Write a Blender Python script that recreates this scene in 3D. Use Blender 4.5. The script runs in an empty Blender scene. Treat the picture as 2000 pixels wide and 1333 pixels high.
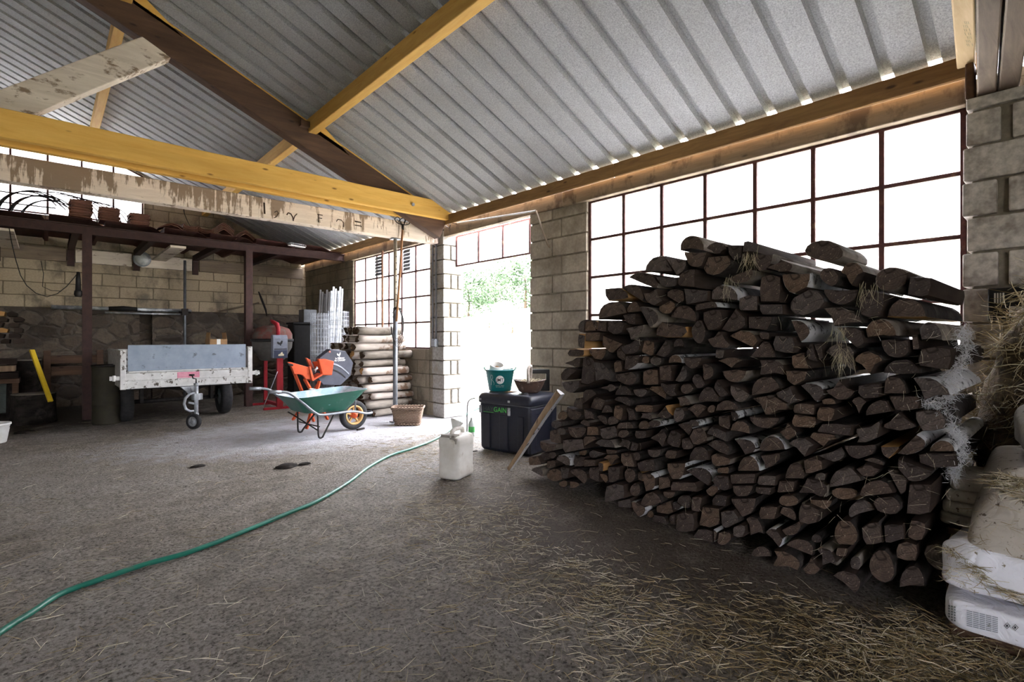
import bpy, math, random
from mathutils import Vector, Matrix, noise
from math import radians, sin, cos, pi
random.seed(11)
sc = bpy.context.scene
COL = sc.collection

# ---------------------------------------------------------------- camera
F = 1007.0; YAW = radians(42.1); CAMZ = 1.2; CX = 1000.0; CY = 660.0
S, C = sin(YAW), cos(YAW)
cd = bpy.data.cameras.new('camera'); cam = bpy.data.objects.new('camera', cd); COL.objects.link(cam)
cam.location = (0, 0, CAMZ); cam.rotation_euler = (radians(90), 0, -YAW)
cd.sensor_width = 36.0; cd.lens = F / 2000 * 36; cd.shift_y = -6.5 / 2000; cd.clip_start = 0.05; cd.clip_end = 400
sc.camera = cam
# ---------------------------------------------------------------- sky, sun, exposure
w = bpy.data.worlds.new('sky'); sc.world = w; w.use_nodes = True
bg = w.node_tree.nodes['Background']; bg.inputs[0].default_value = (0.90, 0.905, 1.0, 1); bg.inputs[1].default_value = 2.4
sl = bpy.data.lights.new('sun', 'SUN'); so = bpy.data.objects.new('sun', sl); COL.objects.link(so)
sl.energy = 2.6; sl.angle = radians(2); sl.color = (1.0, 0.95, 0.86)
so.rotation_euler = Vector((-0.62, -0.18, 1.0)).to_track_quat('Z', 'Y').to_euler()
so.location = (-10, -3, 20)
sc.view_settings.view_transform = 'Standard'; sc.view_settings.look = 'None'
sc.view_settings.gamma = 1.0; sc.view_settings.use_curve_mapping = False
sc.view_settings.exposure = 3.6

# measured rays of the photograph: the point a pixel shows on a known plane of the barn
def ray(px, py):
    u = (px - CX) / F; v = (CY - py) / F
    return Vector((S + u * C, C - u * S, v))
def onx(px, py, X): d = ray(px, py); t = X / d.x; return Vector((X, d.y * t, CAMZ + d.z * t))
def ony(px, py, Y): d = ray(px, py); t = Y / d.y; return Vector((d.x * t, Y, CAMZ + d.z * t))
def onz(px, py, Z=0.0): d = ray(px, py); t = (Z - CAMZ) / d.z; return Vector((d.x * t, d.y * t, Z))

# ---------------------------------------------------------------- mesh builder
class MB:
    def __init__(s): s.v = []; s.f = []; s.m = []; s.sm = []
    def add(s, vs, fs, mi=0, smooth=False):
        o = len(s.v); s.v += [tuple(v) for v in vs]
        for f in fs: s.f.append([o + i for i in f]); s.m.append(mi); s.sm.append(smooth)
        return s
    def box(s, x0, x1, y0, y1, z0, z1, mi=0, M=None):
        vs = [Vector((x, y, z)) for z in (z0, z1) for y in (y0, y1) for x in (x0, x1)]
        if M: vs = [M @ v for v in vs]
        return s.add(vs, [(0, 2, 3, 1), (4, 5, 7, 6), (0, 1, 5, 4), (2, 6, 7, 3), (0, 4, 6, 2), (1, 3, 7, 5)], mi)
    def beam(s, a, b, wd, ht, mi=0, up=(0, 0, 1)):
        a = Vector(a); b = Vector(b); d = (b - a); L = d.length; d.normalize()
        r = d.cross(Vector(up)).normalized(); u = r.cross(d)
        M = Matrix((r, d, u)).transposed().to_4x4(); M.translation = a
        return s.box(-wd / 2, wd / 2, 0, L, -ht / 2, ht / 2, mi, M)
    def tube(s, pts, r, n=8, mi=0, caps=True, smooth=True, closed=False):
        pts = [Vector(p) for p in pts]; N = len(pts)
        rr = r if isinstance(r, (list, tuple)) else [r] * N
        t0 = (pts[1] - pts[0]).normalized()
        a = Vector((0, 0, 1)) if abs(t0.z) < .9 else Vector((1, 0, 0))
        nrm = t0.cross(a).normalized(); vs = []
        for i in range(N):
            if closed: t = (pts[(i + 1) % N] - pts[i - 1]).normalized()
            else: t = (pts[min(i + 1, N - 1)] - pts[max(i - 1, 0)]).normalized()
            nrm = (nrm - t * nrm.dot(t)); nrm = nrm.normalized() if nrm.length > 1e-6 else t.orthogonal().normalized()
            bn = t.cross(nrm)
            for k in range(n):
                q = 2 * pi * k / n; vs.append(pts[i] + (nrm * cos(q) + bn * sin(q)) * rr[i])
        fs = []
        for i in range(N if closed else N - 1):
            j = (i + 1) % N
            for k in range(n): fs.append((i * n + k, i * n + (k + 1) % n, j * n + (k + 1) % n, j * n + k))
        s.add(vs, fs, mi, smooth)
        if caps and not closed:
            o = len(s.v) - N * n
            s.f.append([o + k for k in range(n)][::-1]); s.m.append(mi); s.sm.append(False)
            s.f.append([o + (N - 1) * n + k for k in range(n)]); s.m.append(mi); s.sm.append(False)
        return s
    def lathe(s, prof, n=24, M=None, mi=0, smooth=True):
        vs = []
        for (r, z) in prof:
            for k in range(n):
                q = 2 * pi * k / n; v = Vector((r * cos(q), r * sin(q), z)); vs.append(M @ v if M else v)
        fs = []
        for i in range(len(prof) - 1):
            for k in range(n): fs.append((i * n + k, i * n + (k + 1) % n, (i + 1) * n + (k + 1) % n, (i + 1) * n + k))
        return s.add(vs, fs, mi, smooth)
    def prism(s, poly, d0, d1, fn, mi=0, smooth=False):
        n = len(poly); vs = [fn(a, b, d0) for a, b in poly] + [fn(a, b, d1) for a, b in poly]
        fs = [tuple(range(n))[::-1], tuple(range(n, 2 * n))] + [(i, (i + 1) % n, n + (i + 1) % n, n + i) for i in range(n)]
        return s.add(vs, fs, mi, smooth)
    def mesh(s, name):
        me = bpy.data.meshes.new(name); me.from_pydata(s.v, [], s.f)
        me.polygons.foreach_set('material_index', s.m); me.polygons.foreach_set('use_smooth', s.sm)
        me.update(); return me
    def build(s, name, mats, parent=None, bevel=0, seg=2, sub=0, fix=True):
        """one mesh object; a top-level one gets its origin at its base"""
        if not isinstance(mats, (list, tuple)): mats = [mats]
        loc = Vector((0, 0, 0))
        if parent is None and fix and s.v:
            xs, ys, zs = zip(*s.v)
            loc = Vector(((min(xs) + max(xs)) / 2, (min(ys) + max(ys)) / 2, min(zs)))
            s.v = [(x - loc.x, y - loc.y, z - loc.z) for x, y, z in s.v]
        me = s.mesh(name)
        for m in mats: me.materials.append(m)
        o = bpy.data.objects.new(name, me); COL.objects.link(o); o.location = loc
        if parent: o.parent = parent
        import bmesh
        bm = bmesh.new(); bm.from_mesh(me); bmesh.ops.recalc_face_normals(bm, faces=bm.faces); bm.to_mesh(me); bm.free()
        if bevel:
            b = o.modifiers.new('bevel', 'BEVEL'); b.width = bevel; b.segments = seg; b.limit_method = 'ANGLE'; b.angle_limit = radians(35)
        if sub:
            b = o.modifiers.new('sub', 'SUBSURF'); b.levels = b.render_levels = sub
        return o

def tag(o, label, cat, group=None, kind=None):
    o['label'] = label; o['category'] = cat
    if group: o['group'] = group
    if kind: o['kind'] = kind
    return o
def struct(o): o['kind'] = 'structure'; return o
def thing(name, label, cat, loc=(0, 0, 0), rz=0, group=None):
    o = bpy.data.objects.new(name, None); COL.objects.link(o); o.empty_display_size = .1
    o.location = loc; o.rotation_euler = (0, 0, rz)
    return tag(o, label, cat, group)
def dup(o, parent=None):
    c = o.copy(); COL.objects.link(c); c.parent = parent
    for ch in [k for k in bpy.data.objects if k.parent == o]: dup(ch, c)
    return c
def Rz(a): return Matrix.Rotation(a, 4, 'Z')
def Rx(a): return Matrix.Rotation(a, 4, 'X')
def Ry(a): return Matrix.Rotation(a, 4, 'Y')
def T(*p): return Matrix.Translation(Vector(p))
ORD = ['', 'first', 'second', 'third', 'fourth', 'fifth', 'sixth', 'seventh', 'eighth', 'ninth', 'tenth', 'eleventh', 'twelfth',
       'thirteenth', 'fourteenth', 'fifteenth', 'sixteenth', 'seventeenth', 'eighteenth', 'nineteenth', 'twentieth']
for _t, _n in (('twenty', 'twentieth'), ('thirty', 'thirtieth'), ('forty', 'fortieth'), ('fifty', 'fiftieth')):
    if len(ORD) % 10 == 1: ORD += [_t + '-' + q for q in ORD[1:10]] if _n in ORD else []
    if _n not in ORD: ORD += [_n] + [_t + '-' + q for q in ORD[1:10]]
def text_mesh(body, size, extrude=.0008, align='LEFT', font_shear=0, bold=0):
    cu = bpy.data.curves.new('txt', 'FONT'); cu.body = body; cu.size = size; cu.extrude = extrude; cu.align_x = align; cu.shear = font_shear; cu.offset = bold
    o = bpy.data.objects.new('txt', cu); COL.objects.link(o)
    dg = bpy.context.evaluated_depsgraph_get(); me = bpy.data.meshes.new_from_object(o.evaluated_get(dg))
    vs = [v.co.copy() for v in me.vertices]; fs = [tuple(p.vertices) for p in me.polygons]
    bpy.data.objects.remove(o); bpy.data.curves.remove(cu); bpy.data.meshes.remove(me)
    return vs, fs

# ---------------------------------------------------------------- materials
class G:
    def __init__(s, name):
        s.mat = bpy.data.materials.new(name); s.mat.use_nodes = True; s.nt = s.mat.node_tree; s.nt.nodes.clear()
        s.out = s.nt.nodes.new('ShaderNodeOutputMaterial'); s.tc = s.nt.nodes.new('ShaderNodeTexCoord')
    def put(s, sock, v):
        if isinstance(v, bpy.types.NodeSocket): s.nt.links.new(v, sock)
        else:
            if isinstance(v, (tuple, list)) and len(v) == 3 and sock.type == 'RGBA': v = (*v, 1)
            sock.default_value = v
    def n(s, typ, ins=None, **props):
        nd = s.nt.nodes.new('ShaderNode' + typ)
        for k, v in props.items(): setattr(nd, k, v)
        for k, v in (ins or {}).items(): s.put(nd.inputs[k], v)
        return nd
    def vec(s, scale=(1, 1, 1), src='Object', rot=(0, 0, 0)):
        return s.n('Mapping', {'Vector': s.tc.outputs[src], 'Scale': scale, 'Rotation': rot}).outputs[0]
    def noise(s, v, scale, detail=5, rough=.6, dist=0):
        return s.n('TexNoise', {'Vector': v, 'Scale': scale, 'Detail': detail, 'Roughness': rough, 'Distortion': dist}).outputs[0]
    def ramp(s, fac, stops):
        nd = s.n('ValToRGB', {'Fac': fac}); cr = nd.color_ramp
        while len(cr.elements) < len(stops): cr.elements.new(.5)
        for e, (p, c) in zip(cr.elements, stops):
            e.position = p; e.color = (c, c, c, 1) if isinstance(c, (int, float)) else (*c, 1)
        return nd.outputs[0]
    def mix(s, fac, a, b, mode='MIX'):
        nd = s.n('Mix', data_type='RGBA', blend_type=mode)
        s.put(nd.inputs[0], fac); s.put(nd.inputs[6], a); s.put(nd.inputs[7], b); return nd.outputs[2]
    def math(s, op, a, b=0.0):
        nd = s.n('Math', operation=op); s.put(nd.inputs[0], a); s.put(nd.inputs[1], b); return nd.outputs[0]
    def bump(s, h, strength=.4, dist=.01, normal=None):
        nd = s.n('Bump', {'Height': h, 'Strength': strength, 'Distance': dist})
        if normal: s.put(nd.inputs['Normal'], normal)
        return nd.outputs[0]
    def bsdf(s, col, rough=.8, metal=0, nrm=None, spec=.3, **kw):
        b = s.n('BsdfPrincipled', {'Base Color': col, 'Roughness': rough, 'Metallic': metal, 'Specular IOR Level': spec})
        if nrm: s.put(b.inputs['Normal'], nrm)
        for k, v in kw.items(): s.put(b.inputs[k.replace('_', ' ')], v)
        s.nt.links.new(b.outputs[0], s.out.inputs[0]); return s.mat

def mat(name, c1, c2=None, scale=8, rough=.8, metal=0, bump=.3, bd=.01, stretch=(1, 1, 1), lo=.35, hi=.65, c3=None, s3=2, lo3=.5, hi3=.62, spec=.3, rnd=0, detail=6, src='Object'):
    g = G(name); v = g.vec(stretch, src)
    f = g.noise(v, scale, detail)
    col = g.mix(g.ramp(f, [(lo, 0.0), (hi, 1.0)]), c1, c2 or tuple(x * .6 for x in c1))
    if c3:
        f3 = g.noise(g.vec((1, 1, 1), src), s3, 4, .65)
        col = g.mix(g.ramp(f3, [(lo3, 0.0), (hi3, 1.0)]), col, c3)
    if rnd:
        oi = g.n('ObjectInfo'); r = g.math('MULTIPLY_ADD', oi.outputs['Random'], rnd); r.node.inputs[2].default_value = 1 - rnd / 2
        hsv = g.n('HueSaturation', {'Value': r, 'Color': col}); col = hsv.outputs[0]
    return g.bsdf(col, rough, metal, g.bump(f, bump, bd) if bump else None, spec)

def wood(name, c1, c2, axis='X', knots=True, c3=None, s3=2.2, lo3=.5, hi3=.6, rough=.75, bump=.25, knotcol=None):
    g = G(name); st = {'X': (.12, 1, 1), 'Y': (1, .12, 1), 'Z': (1, 1, .12)}[axis]
    v = g.vec(st); f = g.noise(v, 22, 6, .65, .6); f2 = g.noise(v, 5, 3, .5, .8)
    col = g.mix(g.ramp(f, [(.32, 0.0), (.68, 1.0)]), c1, c2)
    col = g.mix(g.ramp(f2, [(.4, 0.0), (.75, .6)]), col, tuple(x * .72 for x in c2))
    if c3: col = g.mix(g.ramp(g.noise(g.vec((.5, .5, 1) if axis == 'X' else (1, 1, .6)), s3, 6, .7), [(lo3, 0.0), (hi3, 1.0)]), col, c3)
    if knots:
        vo = g.n('TexVoronoi', {'Vector': g.vec({'X': (.35, 1, 1), 'Y': (1, .35, 1), 'Z': (1, 1, .35)}[axis]), 'Scale': 9, 'Randomness': 1}).outputs['Distance']
        col = g.mix(g.ramp(vo, [(.06, .85), (.13, 0.0)]), col, knotcol or tuple(x * .35 for x in c2))
    return g.bsdf(col, rough, 0, g.bump(f, bump, .004), .25)

def blocks(name, axis, c1, c2, mortar, bw=.51, bh=.215, stain=None):
    g = G(name); sp = g.n('SeparateXYZ', {0: g.tc.outputs['Object']})
    cb = g.n('CombineXYZ', {0: sp.outputs[0 if axis == 'x' else 1], 1: sp.outputs[2], 2: 0.0}).outputs[0]
    wob = g.n('VectorMath', {0: g.noise(g.vec(), 3, 3), 1: (.03, .02, 0)}, operation='MULTIPLY').outputs[0]
    cb = g.n('VectorMath', {0: cb, 1: wob}, operation='ADD').outputs[0]
    br = g.n('TexBrick', {'Vector': cb, 'Color1': c1, 'Color2': c2, 'Mortar': mortar, 'Scale': 1.0, 'Mortar Size': .010, 'Mortar Smooth': .4, 'Bias': 0.0, 'Brick Width': bw, 'Row Height': bh})
    f = g.noise(g.vec(), 40, 6, .7); f2 = g.noise(g.vec((1, 1, .7)), 1.6, 6, .7)
    col = g.mix(g.ramp(f, [(.3, .55), (.7, 0.0)]), br.outputs[0], tuple(x * .55 for x in c2))
    col = g.mix(g.ramp(f2, [(.48, 0.0), (.62, .75)]), col, stain or tuple(x * .4 for x in c2))
    h = g.math('SUBTRACT', g.math('MULTIPLY', f, .35), br.outputs['Fac'])
    return g.bsdf(col, .95, 0, g.bump(h, .8, .012), .1)

M = {}
M['block_y'] = blocks('block wall', 'y', (.36, .31, .235), (.27, .235, .18), (.17, .145, .11))
M['block_x'] = blocks('block gable', 'x', (.58, .47, .33), (.44, .36, .255), (.20, .165, .115), stain=(.10, .09, .08))
M['block'] = mat('concrete block', (.50, .445, .37), (.38, .34, .28), 30, .95, bump=.5, bd=.008, c3=(.19, .165, .13), s3=2.2, lo3=.46, hi3=.75, spec=.1)
M['block_pale'] = mat('pale concrete block', (.40, .385, .36), (.27, .255, .235), 28, .95, bump=.5, bd=.008, c3=(.25, .22, .18), s3=3, lo3=.5, hi3=.72, spec=.1)
M['mortar'] = mat('mortar', (.24, .21, .165), (.15, .13, .10), 20, .95, bump=.5)
M['block_grey'] = mat('grey concrete block', (.60, .555, .51), (.34, .31, .28), 22, .95, bump=.6, bd=.008, c3=(.15, .12, .095), s3=3.5, lo3=.50, hi3=.66, spec=.1)
def stone():
    g = G('rubble stone'); v = g.vec((1, 1, 1.5)); v2 = g.n('VectorMath', {0: v, 1: g.n('VectorMath', {0: g.n('TexNoise', {'Vector': v, 'Scale': 3.0}).outputs[1], 1: (.25, .25, .25)}, operation='MULTIPLY').outputs[0]}, operation='ADD').outputs[0]
    e = g.n('TexVoronoi', {'Vector': v2, 'Scale': 3.2}, feature='DISTANCE_TO_EDGE').outputs[0]
    cell = g.n('TexVoronoi', {'Vector': v2, 'Scale': 3.2}).outputs['Color']
    bw = g.n('SeparateColor', {0: cell}).outputs[0]
    sc_ = g.ramp(bw, [(0, (.06, .048, .04)), (.5, (.13, .10, .075)), (1, (.22, .18, .135))])
    f = g.noise(g.vec(), 18, 7, .7)
    col = g.mix(g.ramp(e, [(.01, .55), (.20, 0.0)]), sc_, (.15, .135, .115))
    col = g.mix(g.ramp(f, [(.35, .6), (.65, 0.0)]), col, (.07, .06, .055))
    h = g.math('ADD', g.ramp(e, [(.0, 0.0), (.14, 1.0)]), g.math('MULTIPLY', f, .4))
    return g.bsdf(col, .95, 0, g.bump(h, .8, .035), .1)
M['stone'] = stone()
def floor_mat():
    g = G('worn concrete and earth floor'); v = g.vec(src='Object')
    big = g.noise(v, .55, 5, .6, .3); mid = g.noise(v, 4.5, 9, .78); fine = g.noise(v, 46, 8, .75); pit = g.n('TexVoronoi', {'Vector': g.n('VectorMath', {0: v, 1: g.n('VectorMath', {0: g.n('TexNoise', {'Vector': v, 'Scale': 30.0}).outputs[1], 1: (.03, .03, .03)}, operation='MULTIPLY').outputs[0]}, operation='ADD').outputs[0], 'Scale': 34.0}).outputs['Distance']
    grit = g.noise(v, 130, 4, .8)
    col = g.mix(g.ramp(mid, [(.34, 0.0), (.64, 1.0)]), (.115, .093, .068), (.36, .32, .27))
    col = g.mix(g.ramp(big, [(.42, 0.0), (.62, .7)]), col, (.33, .305, .28))
    col = g.mix(g.ramp(fine, [(.38, .85), (.54, 0.0)]), col, (.050, .039, .028))
    col = g.mix(g.ramp(grit, [(.58, 0.0), (.72, .6)]), col, (.46, .43, .38))
    col = g.mix(g.ramp(grit, [(.30, .7), (.42, 0.0)]), col, (.030, .024, .018))
    col = g.mix(g.ramp(g.math('ADD', pit, g.math('MULTIPLY', mid, .5)), [(.38, .9), (.46, 0.0)]), col, (.035, .028, .021))
    # pale dust, with bluish door skylight put into its colour, towards the doorway and the stacked logs; the floor is trodden damp and dark along the woodpile
    sp = g.n('SeparateXYZ', {0: v})
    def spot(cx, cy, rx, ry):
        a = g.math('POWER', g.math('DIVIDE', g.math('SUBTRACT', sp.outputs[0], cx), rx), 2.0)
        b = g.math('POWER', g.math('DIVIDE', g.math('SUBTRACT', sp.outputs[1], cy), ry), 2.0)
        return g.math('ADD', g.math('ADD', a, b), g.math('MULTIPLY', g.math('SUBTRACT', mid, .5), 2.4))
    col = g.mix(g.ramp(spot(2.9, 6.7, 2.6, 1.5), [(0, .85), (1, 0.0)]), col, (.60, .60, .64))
    col = g.mix(g.ramp(spot(2.45, 1.9, .8, 1.9), [(.1, .72), (1, 0.0)]), col, (.105, .080, .064))
    col = g.mix(g.ramp(spot(-.2, 10.6, 3.4, 2.2), [(.25, .8), (1.1, 0.0)]), col, (.045, .036, .030))  # shade under the storage deck, put into the floor colour
    h = g.math('ADD', g.math('MULTIPLY', mid, 1.2), g.math('ADD', g.math('MULTIPLY', fine, .6), g.math('MULTIPLY', g.ramp(pit, [(0, 0.0), (.35, 1.0)]), .25)))
    return g.bsdf(col, g.ramp(mid, [(.3, .62), (.7, .95)]), 0, g.bump(h, .9, .035), .25)
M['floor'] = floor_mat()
def felt():
    g = G('felt-backed roof sheet'); v = g.vec()
    f = g.noise(v, 95, 4, .8); b = g.noise(v, 2, 4, .6)
    col = g.mix(g.ramp(f, [(.34, 0.0), (.66, 1.0)]), (.235, .24, .245), (.52, .53, .54))
    col = g.mix(g.ramp(b, [(.4, 0.0), (.7, .35)]), col, (.27, .265, .25))
    return g.bsdf(col, .75, 0, g.bump(f, .3, .003), .25)
M['felt'] = felt()
def pane():
    g = G('dusty window glass'); f = g.noise(g.vec(), 3.2, 6, .65); f2 = g.noise(g.vec((1, 1, 1)), 45, 3, .7)
    k = g.math('ADD', g.ramp(f, [(.3, .50), (.7, .75)]), g.ramp(f2, [(.68, 0.0), (.8, .25)]))
    tr = g.n('BsdfTransparent', {0: (.98, .975, .98, 1)}); tl = g.n('BsdfTranslucent', {0: (.94, .93, .94, 1)})
    m1 = g.n('MixShader', {0: k, 1: tr.outputs[0], 2: tl.outputs[0]})
    gl = g.n('BsdfGlossy', {0: (1, 1, 1, 1), 'Roughness': .08}); m2 = g.n('MixShader', {0: .05, 1: m1.outputs[0], 2: gl.outputs[0]})
    g.nt.links.new(m2.outputs[0], g.out.inputs[0]); return g.mat
M['pane'] = pane()
M['yellow'] = wood('treated yellow timber', (.84, .52, .14), (.72, .40, .085), 'X', knotcol=(.16, .07, .02))
M['yellow_y'] = wood('treated yellow purlin timber', (.66, .42, .12), (.54, .30, .075), 'Y', knotcol=(.16, .07, .02))
M['pale_yellow'] = wood('pale new timber', (.66, .50, .30), (.52, .38, .20), 'X', False)
M['brown'] = wood('old brown timber', (.135, .078, .048), (.075, .042, .028), 'X', knotcol=(.02, .012, .01), bump=.5)
M['brown_y'] = wood('old brown plate timber', (.40, .235, .09), (.22, .125, .055), 'Y', knotcol=(.06, .03, .02), bump=.4)
M['lintel'] = wood('weathered lintel', (.32, .25, .17), (.20, .15, .10), 'Y', c3=(.11, .08, .055), s3=3, bump=.5)
def whitewash():
    g = G('whitewashed old timber'); v = g.vec((.12, 1, 1)); f = g.noise(v, 22, 6, .65, .6)
    col = g.mix(g.ramp(f, [(.32, 0.0), (.68, 1.0)]), (.80, .69, .59), (.64, .53, .45))
    d1 = g.noise(g.vec((1, 1, .12)), 16, 5, .7); d2 = g.noise(g.vec((.6, 1, .5)), 2.4, 5, .65)
    z = g.n('SeparateXYZ', {0: g.tc.outputs['Object']}).outputs[2]
    k = g.math('MULTIPLY', g.math('ADD', g.math('ADD', d1, g.math('MULTIPLY', d2, 1.1)), g.math('MULTIPLY', z, .45)), .6)
    col = g.mix(g.ramp(k, [(.665, 0.0), (.705, .9)]), col, (.215, .15, .10))
    col = g.mix(g.ramp(g.noise(g.vec((.3, 1, 1)), 40, 4, .7), [(.62, 0.0), (.70, .7)]), col, (.17, .12, .085))
    return g.bsdf(col, .8, 0, g.bump(f, .4, .004), .2)
M['white_wood'] = whitewash()
M['white_strut'] = wood('whitewashed strut timber', (.80, .71, .60), (.62, .53, .43), 'X', c3=(.24, .17, .115), s3=5.5, lo3=.55, hi3=.61, bump=.4, knots=False)
M['grey_wood'] = wood('grey brown timber', (.27, .21, .15), (.16, .12, .09), 'X', bump=.5)
M['grey_wood_z'] = wood('grey brown plank', (.34, .24, .15), (.20, .13, .08), 'Z', bump=.5)
M['frame'] = mat('rusty maroon window bars', (.115, .045, .042), (.07, .03, .03), 30, .7, .1, c3=(.20, .12, .08), s3=9, lo3=.58, hi3=.7)
M['rust_steel'] = mat('oxide painted steel', (.060, .029, .025), (.036, .018, .017), 14, .65, .1)
M['rust_sheet'] = mat('rust red sheet', (.105, .034, .023), (.055, .02, .016), 10, .7)
M['galv'] = mat('galvanised steel', (.40, .425, .46), (.28, .30, .33), 14, .5, .55, bump=.1, c3=(.62, .65, .68), s3=6, spec=.5)
M['alu'] = mat('dirty white aluminium', (.66, .66, .65), (.5, .5, .49), 8, .5, .3, bump=.1, c3=(.09, .075, .06), s3=17, lo3=.57, hi3=.63)
M['bluegrey'] = mat('scuffed blue grey board', (.285, .335, .41), (.22, .265, .33), 6, .6, .1, bump=.15, c3=(.12, .13, .15), s3=9, lo3=.6, hi3=.7)
M['rubber'] = mat('rubber', (.030, .030, .032), (.018, .018, .02), 20, .85, bump=.2)
M['black'] = mat('black plastic', (.014, .014, .016), (.009, .009, .01), 20, .5, bump=.05)
M['dark_metal'] = mat('dark iron', (.035, .032, .032), (.02, .018, .018), 20, .55, .5, bump=.1)
M['tube_grey'] = mat('grey tube', (.20, .215, .24), (.14, .15, .165), 12, .45, .5, bump=.05)
M['white_plastic'] = mat('white plastic', (.72, .72, .70), (.6, .6, .57), 10, .5, bump=.05)
def paper(name, c1, c2, dirt, lo, hi):
    g = G(name); v = g.vec((1, .55, 1)); f = g.noise(g.vec(), 9, 5)
    a = g.math('ABSOLUTE', g.math('SUBTRACT', g.noise(v, 7, 2, .5, .6), .5)); b = g.math('ABSOLUTE', g.math('SUBTRACT', g.noise(g.vec((1, .8, .8)), 16, 2, .5, 1.2), .5))
    h = g.math('ADD', g.ramp(a, [(0, 0.0), (.16, 1.0)]), g.math('MULTIPLY', g.ramp(b, [(0, 0.0), (.14, 1.0)]), .45))
    col = g.mix(f, c1, c2); col = g.mix(g.ramp(g.noise(g.vec(), 26, 6, .7), [(lo, 0.0), (hi, 1.0)]), col, dirt)
    return g.bsdf(col, .75, 0, g.bump(h, .32, .02), .3)
M['paper_white'] = paper('white paper sack', (.84, .84, .90), (.72, .72, .78), (.20, .165, .12), .62, .67)
M['sack_beige'] = paper('dusty beige sack', (.52, .47, .41), (.38, .345, .30), (.10, .08, .06), .60, .65)
M['cardboard'] = mat('cardboard', (.36, .22, .11), (.29, .17, .085), 10, .85, bump=.1)
M['straw'] = mat('straw', (.34, .265, .14), (.20, .145, .065), 3, .7, bump=0, detail=2, lo=.4, hi=.6)
M['straw_pale'] = mat('pale straw', (.62, .56, .43), (.42, .36, .23), 3, .7, bump=0, detail=2, lo=.4, hi=.6)
M['hay'] = mat('dark hay', (.13, .09, .045), (.05, .035, .02), 30, .95, bump=1, bd=.03)
M['terracotta'] = mat('terracotta tile', (.19, .085, .055), (.11, .05, .036), 12, .85, bump=.2, rnd=.35)
M['ink'] = mat('dark ink', (.02, .02, .025), None, 5, .7, bump=0)
M['ink_brown'] = mat('burnt brown mark', (.06, .03, .02), None, 5, .8, bump=0)
M['white_ink'] = mat('white print', (.75, .77, .78), None, 5, .6, bump=0)
def endgrain():
    g = G('log end grain'); oi = g.n('ObjectInfo'); v = g.vec()
    sp = g.n('SeparateXYZ', {0: v}); yz = g.n('CombineXYZ', {0: 0.0, 1: sp.outputs[1], 2: sp.outputs[2]}).outputs[0]
    ring = g.n('TexWave', {'Vector': yz, 'Scale': 30.0, 'Distortion': 2.5, 'Detail': 3.0}, wave_type='RINGS', rings_direction='X').outputs[1]
    f = g.noise(v, 26, 7, .72); crack = g.noise(yz, 7, 2, .5, .6)
    base = g.ramp(oi.outputs['Random'], [(0, (.060, .049, .046)), (.22, (.125, .09, .073)), (.45, (.075, .060, .056)), (.7, (.19, .125, .085)), (.85, (.10, .085, .08)), (1, (.16, .13, .115))])
    col = g.mix(g.ramp(f, [(.35, 0.0), (.7, 1.0)]), g.mix(.55, base, (.02, .015, .013)), base)
    col = g.mix(g.math('MULTIPLY', ring, .25), col, (.028, .02, .017))
    col = g.mix(g.ramp(crack, [(.485, 0.0), (.497, .75), (.503, .75), (.515, 0.0)]), col, (.012, .009, .008))
    fl = g.noise(v, 90, 2, .5); col = g.mix(g.ramp(fl, [(.68, 0.0), (.74, .8)]), col, (.34, .27, .20))
    return g.bsdf(col, .9, 0, g.bump(g.math('ADD', f, g.math('MULTIPLY', ring, .2)), .6, .01), .15)
M['end'] = endgrain()
M['bark'] = mat('dark bark', (.040, .034, .031), (.016, .014, .013), 14, .95, bump=1, bd=.02, stretch=(.35, 1, 1), c3=(.08, .07, .062), s3=5, lo3=.58, hi3=.75, rnd=.5, spec=.1)
M['birch'] = mat('pale birch bark', (.60, .60, .60), (.42, .42, .43), 10, .8, bump=.3, bd=.008, stretch=(1, .3, .3), c3=(.05, .045, .045), s3=16, lo3=.58, hi3=.64)
M['split'] = mat('split wood face', (.050, .036, .029), (.026, .019, .016), 16, .9, bump=.6, bd=.012, stretch=(.15, 1, 1), rnd=.5, spec=.1)
M['fresh'] = mat('freshly split wood', (.50, .29, .12), (.36, .19, .07), 16, .85, bump=.4, bd=.008, stretch=(.2, 1, 1), spec=.1)
M['greybark'] = mat('pale grey bark', (.30, .265, .225), (.15, .13, .11), 12, .95, bump=.9, bd=.015, stretch=(.25, 1, 1), c3=(.12, .10, .08), s3=6, lo3=.55, hi3=.68, rnd=.3, spec=.1)
M['oldbark'] = mat('peeling pale bark', (.52, .47, .42), (.33, .28, .24), 12, .95, bump=.8, bd=.012, stretch=(.2, 1, 1), c3=(.20, .13, .09), s3=5, lo3=.55, hi3=.62, rnd=.4, spec=.1)
M['rotten'] = mat('rotten log end', (.13, .085, .055), (.05, .033, .022), 14, .95, bump=1, bd=.03, rnd=.6, spec=.1)
M['grass'] = mat('dry meadow grass', (.30, .30, .21), (.15, .17, .10), 5, .95, bump=.6, bd=.05, c3=(.36, .34, .27), s3=.6, spec=.1)
M['leaf'] = mat('tree leaves', (.085, .135, .065), (.035, .07, .03), 1.5, .8, bump=0)
M['trunk'] = mat('trunk bark', (.14, .10, .07), None, 9, .9)
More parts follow.
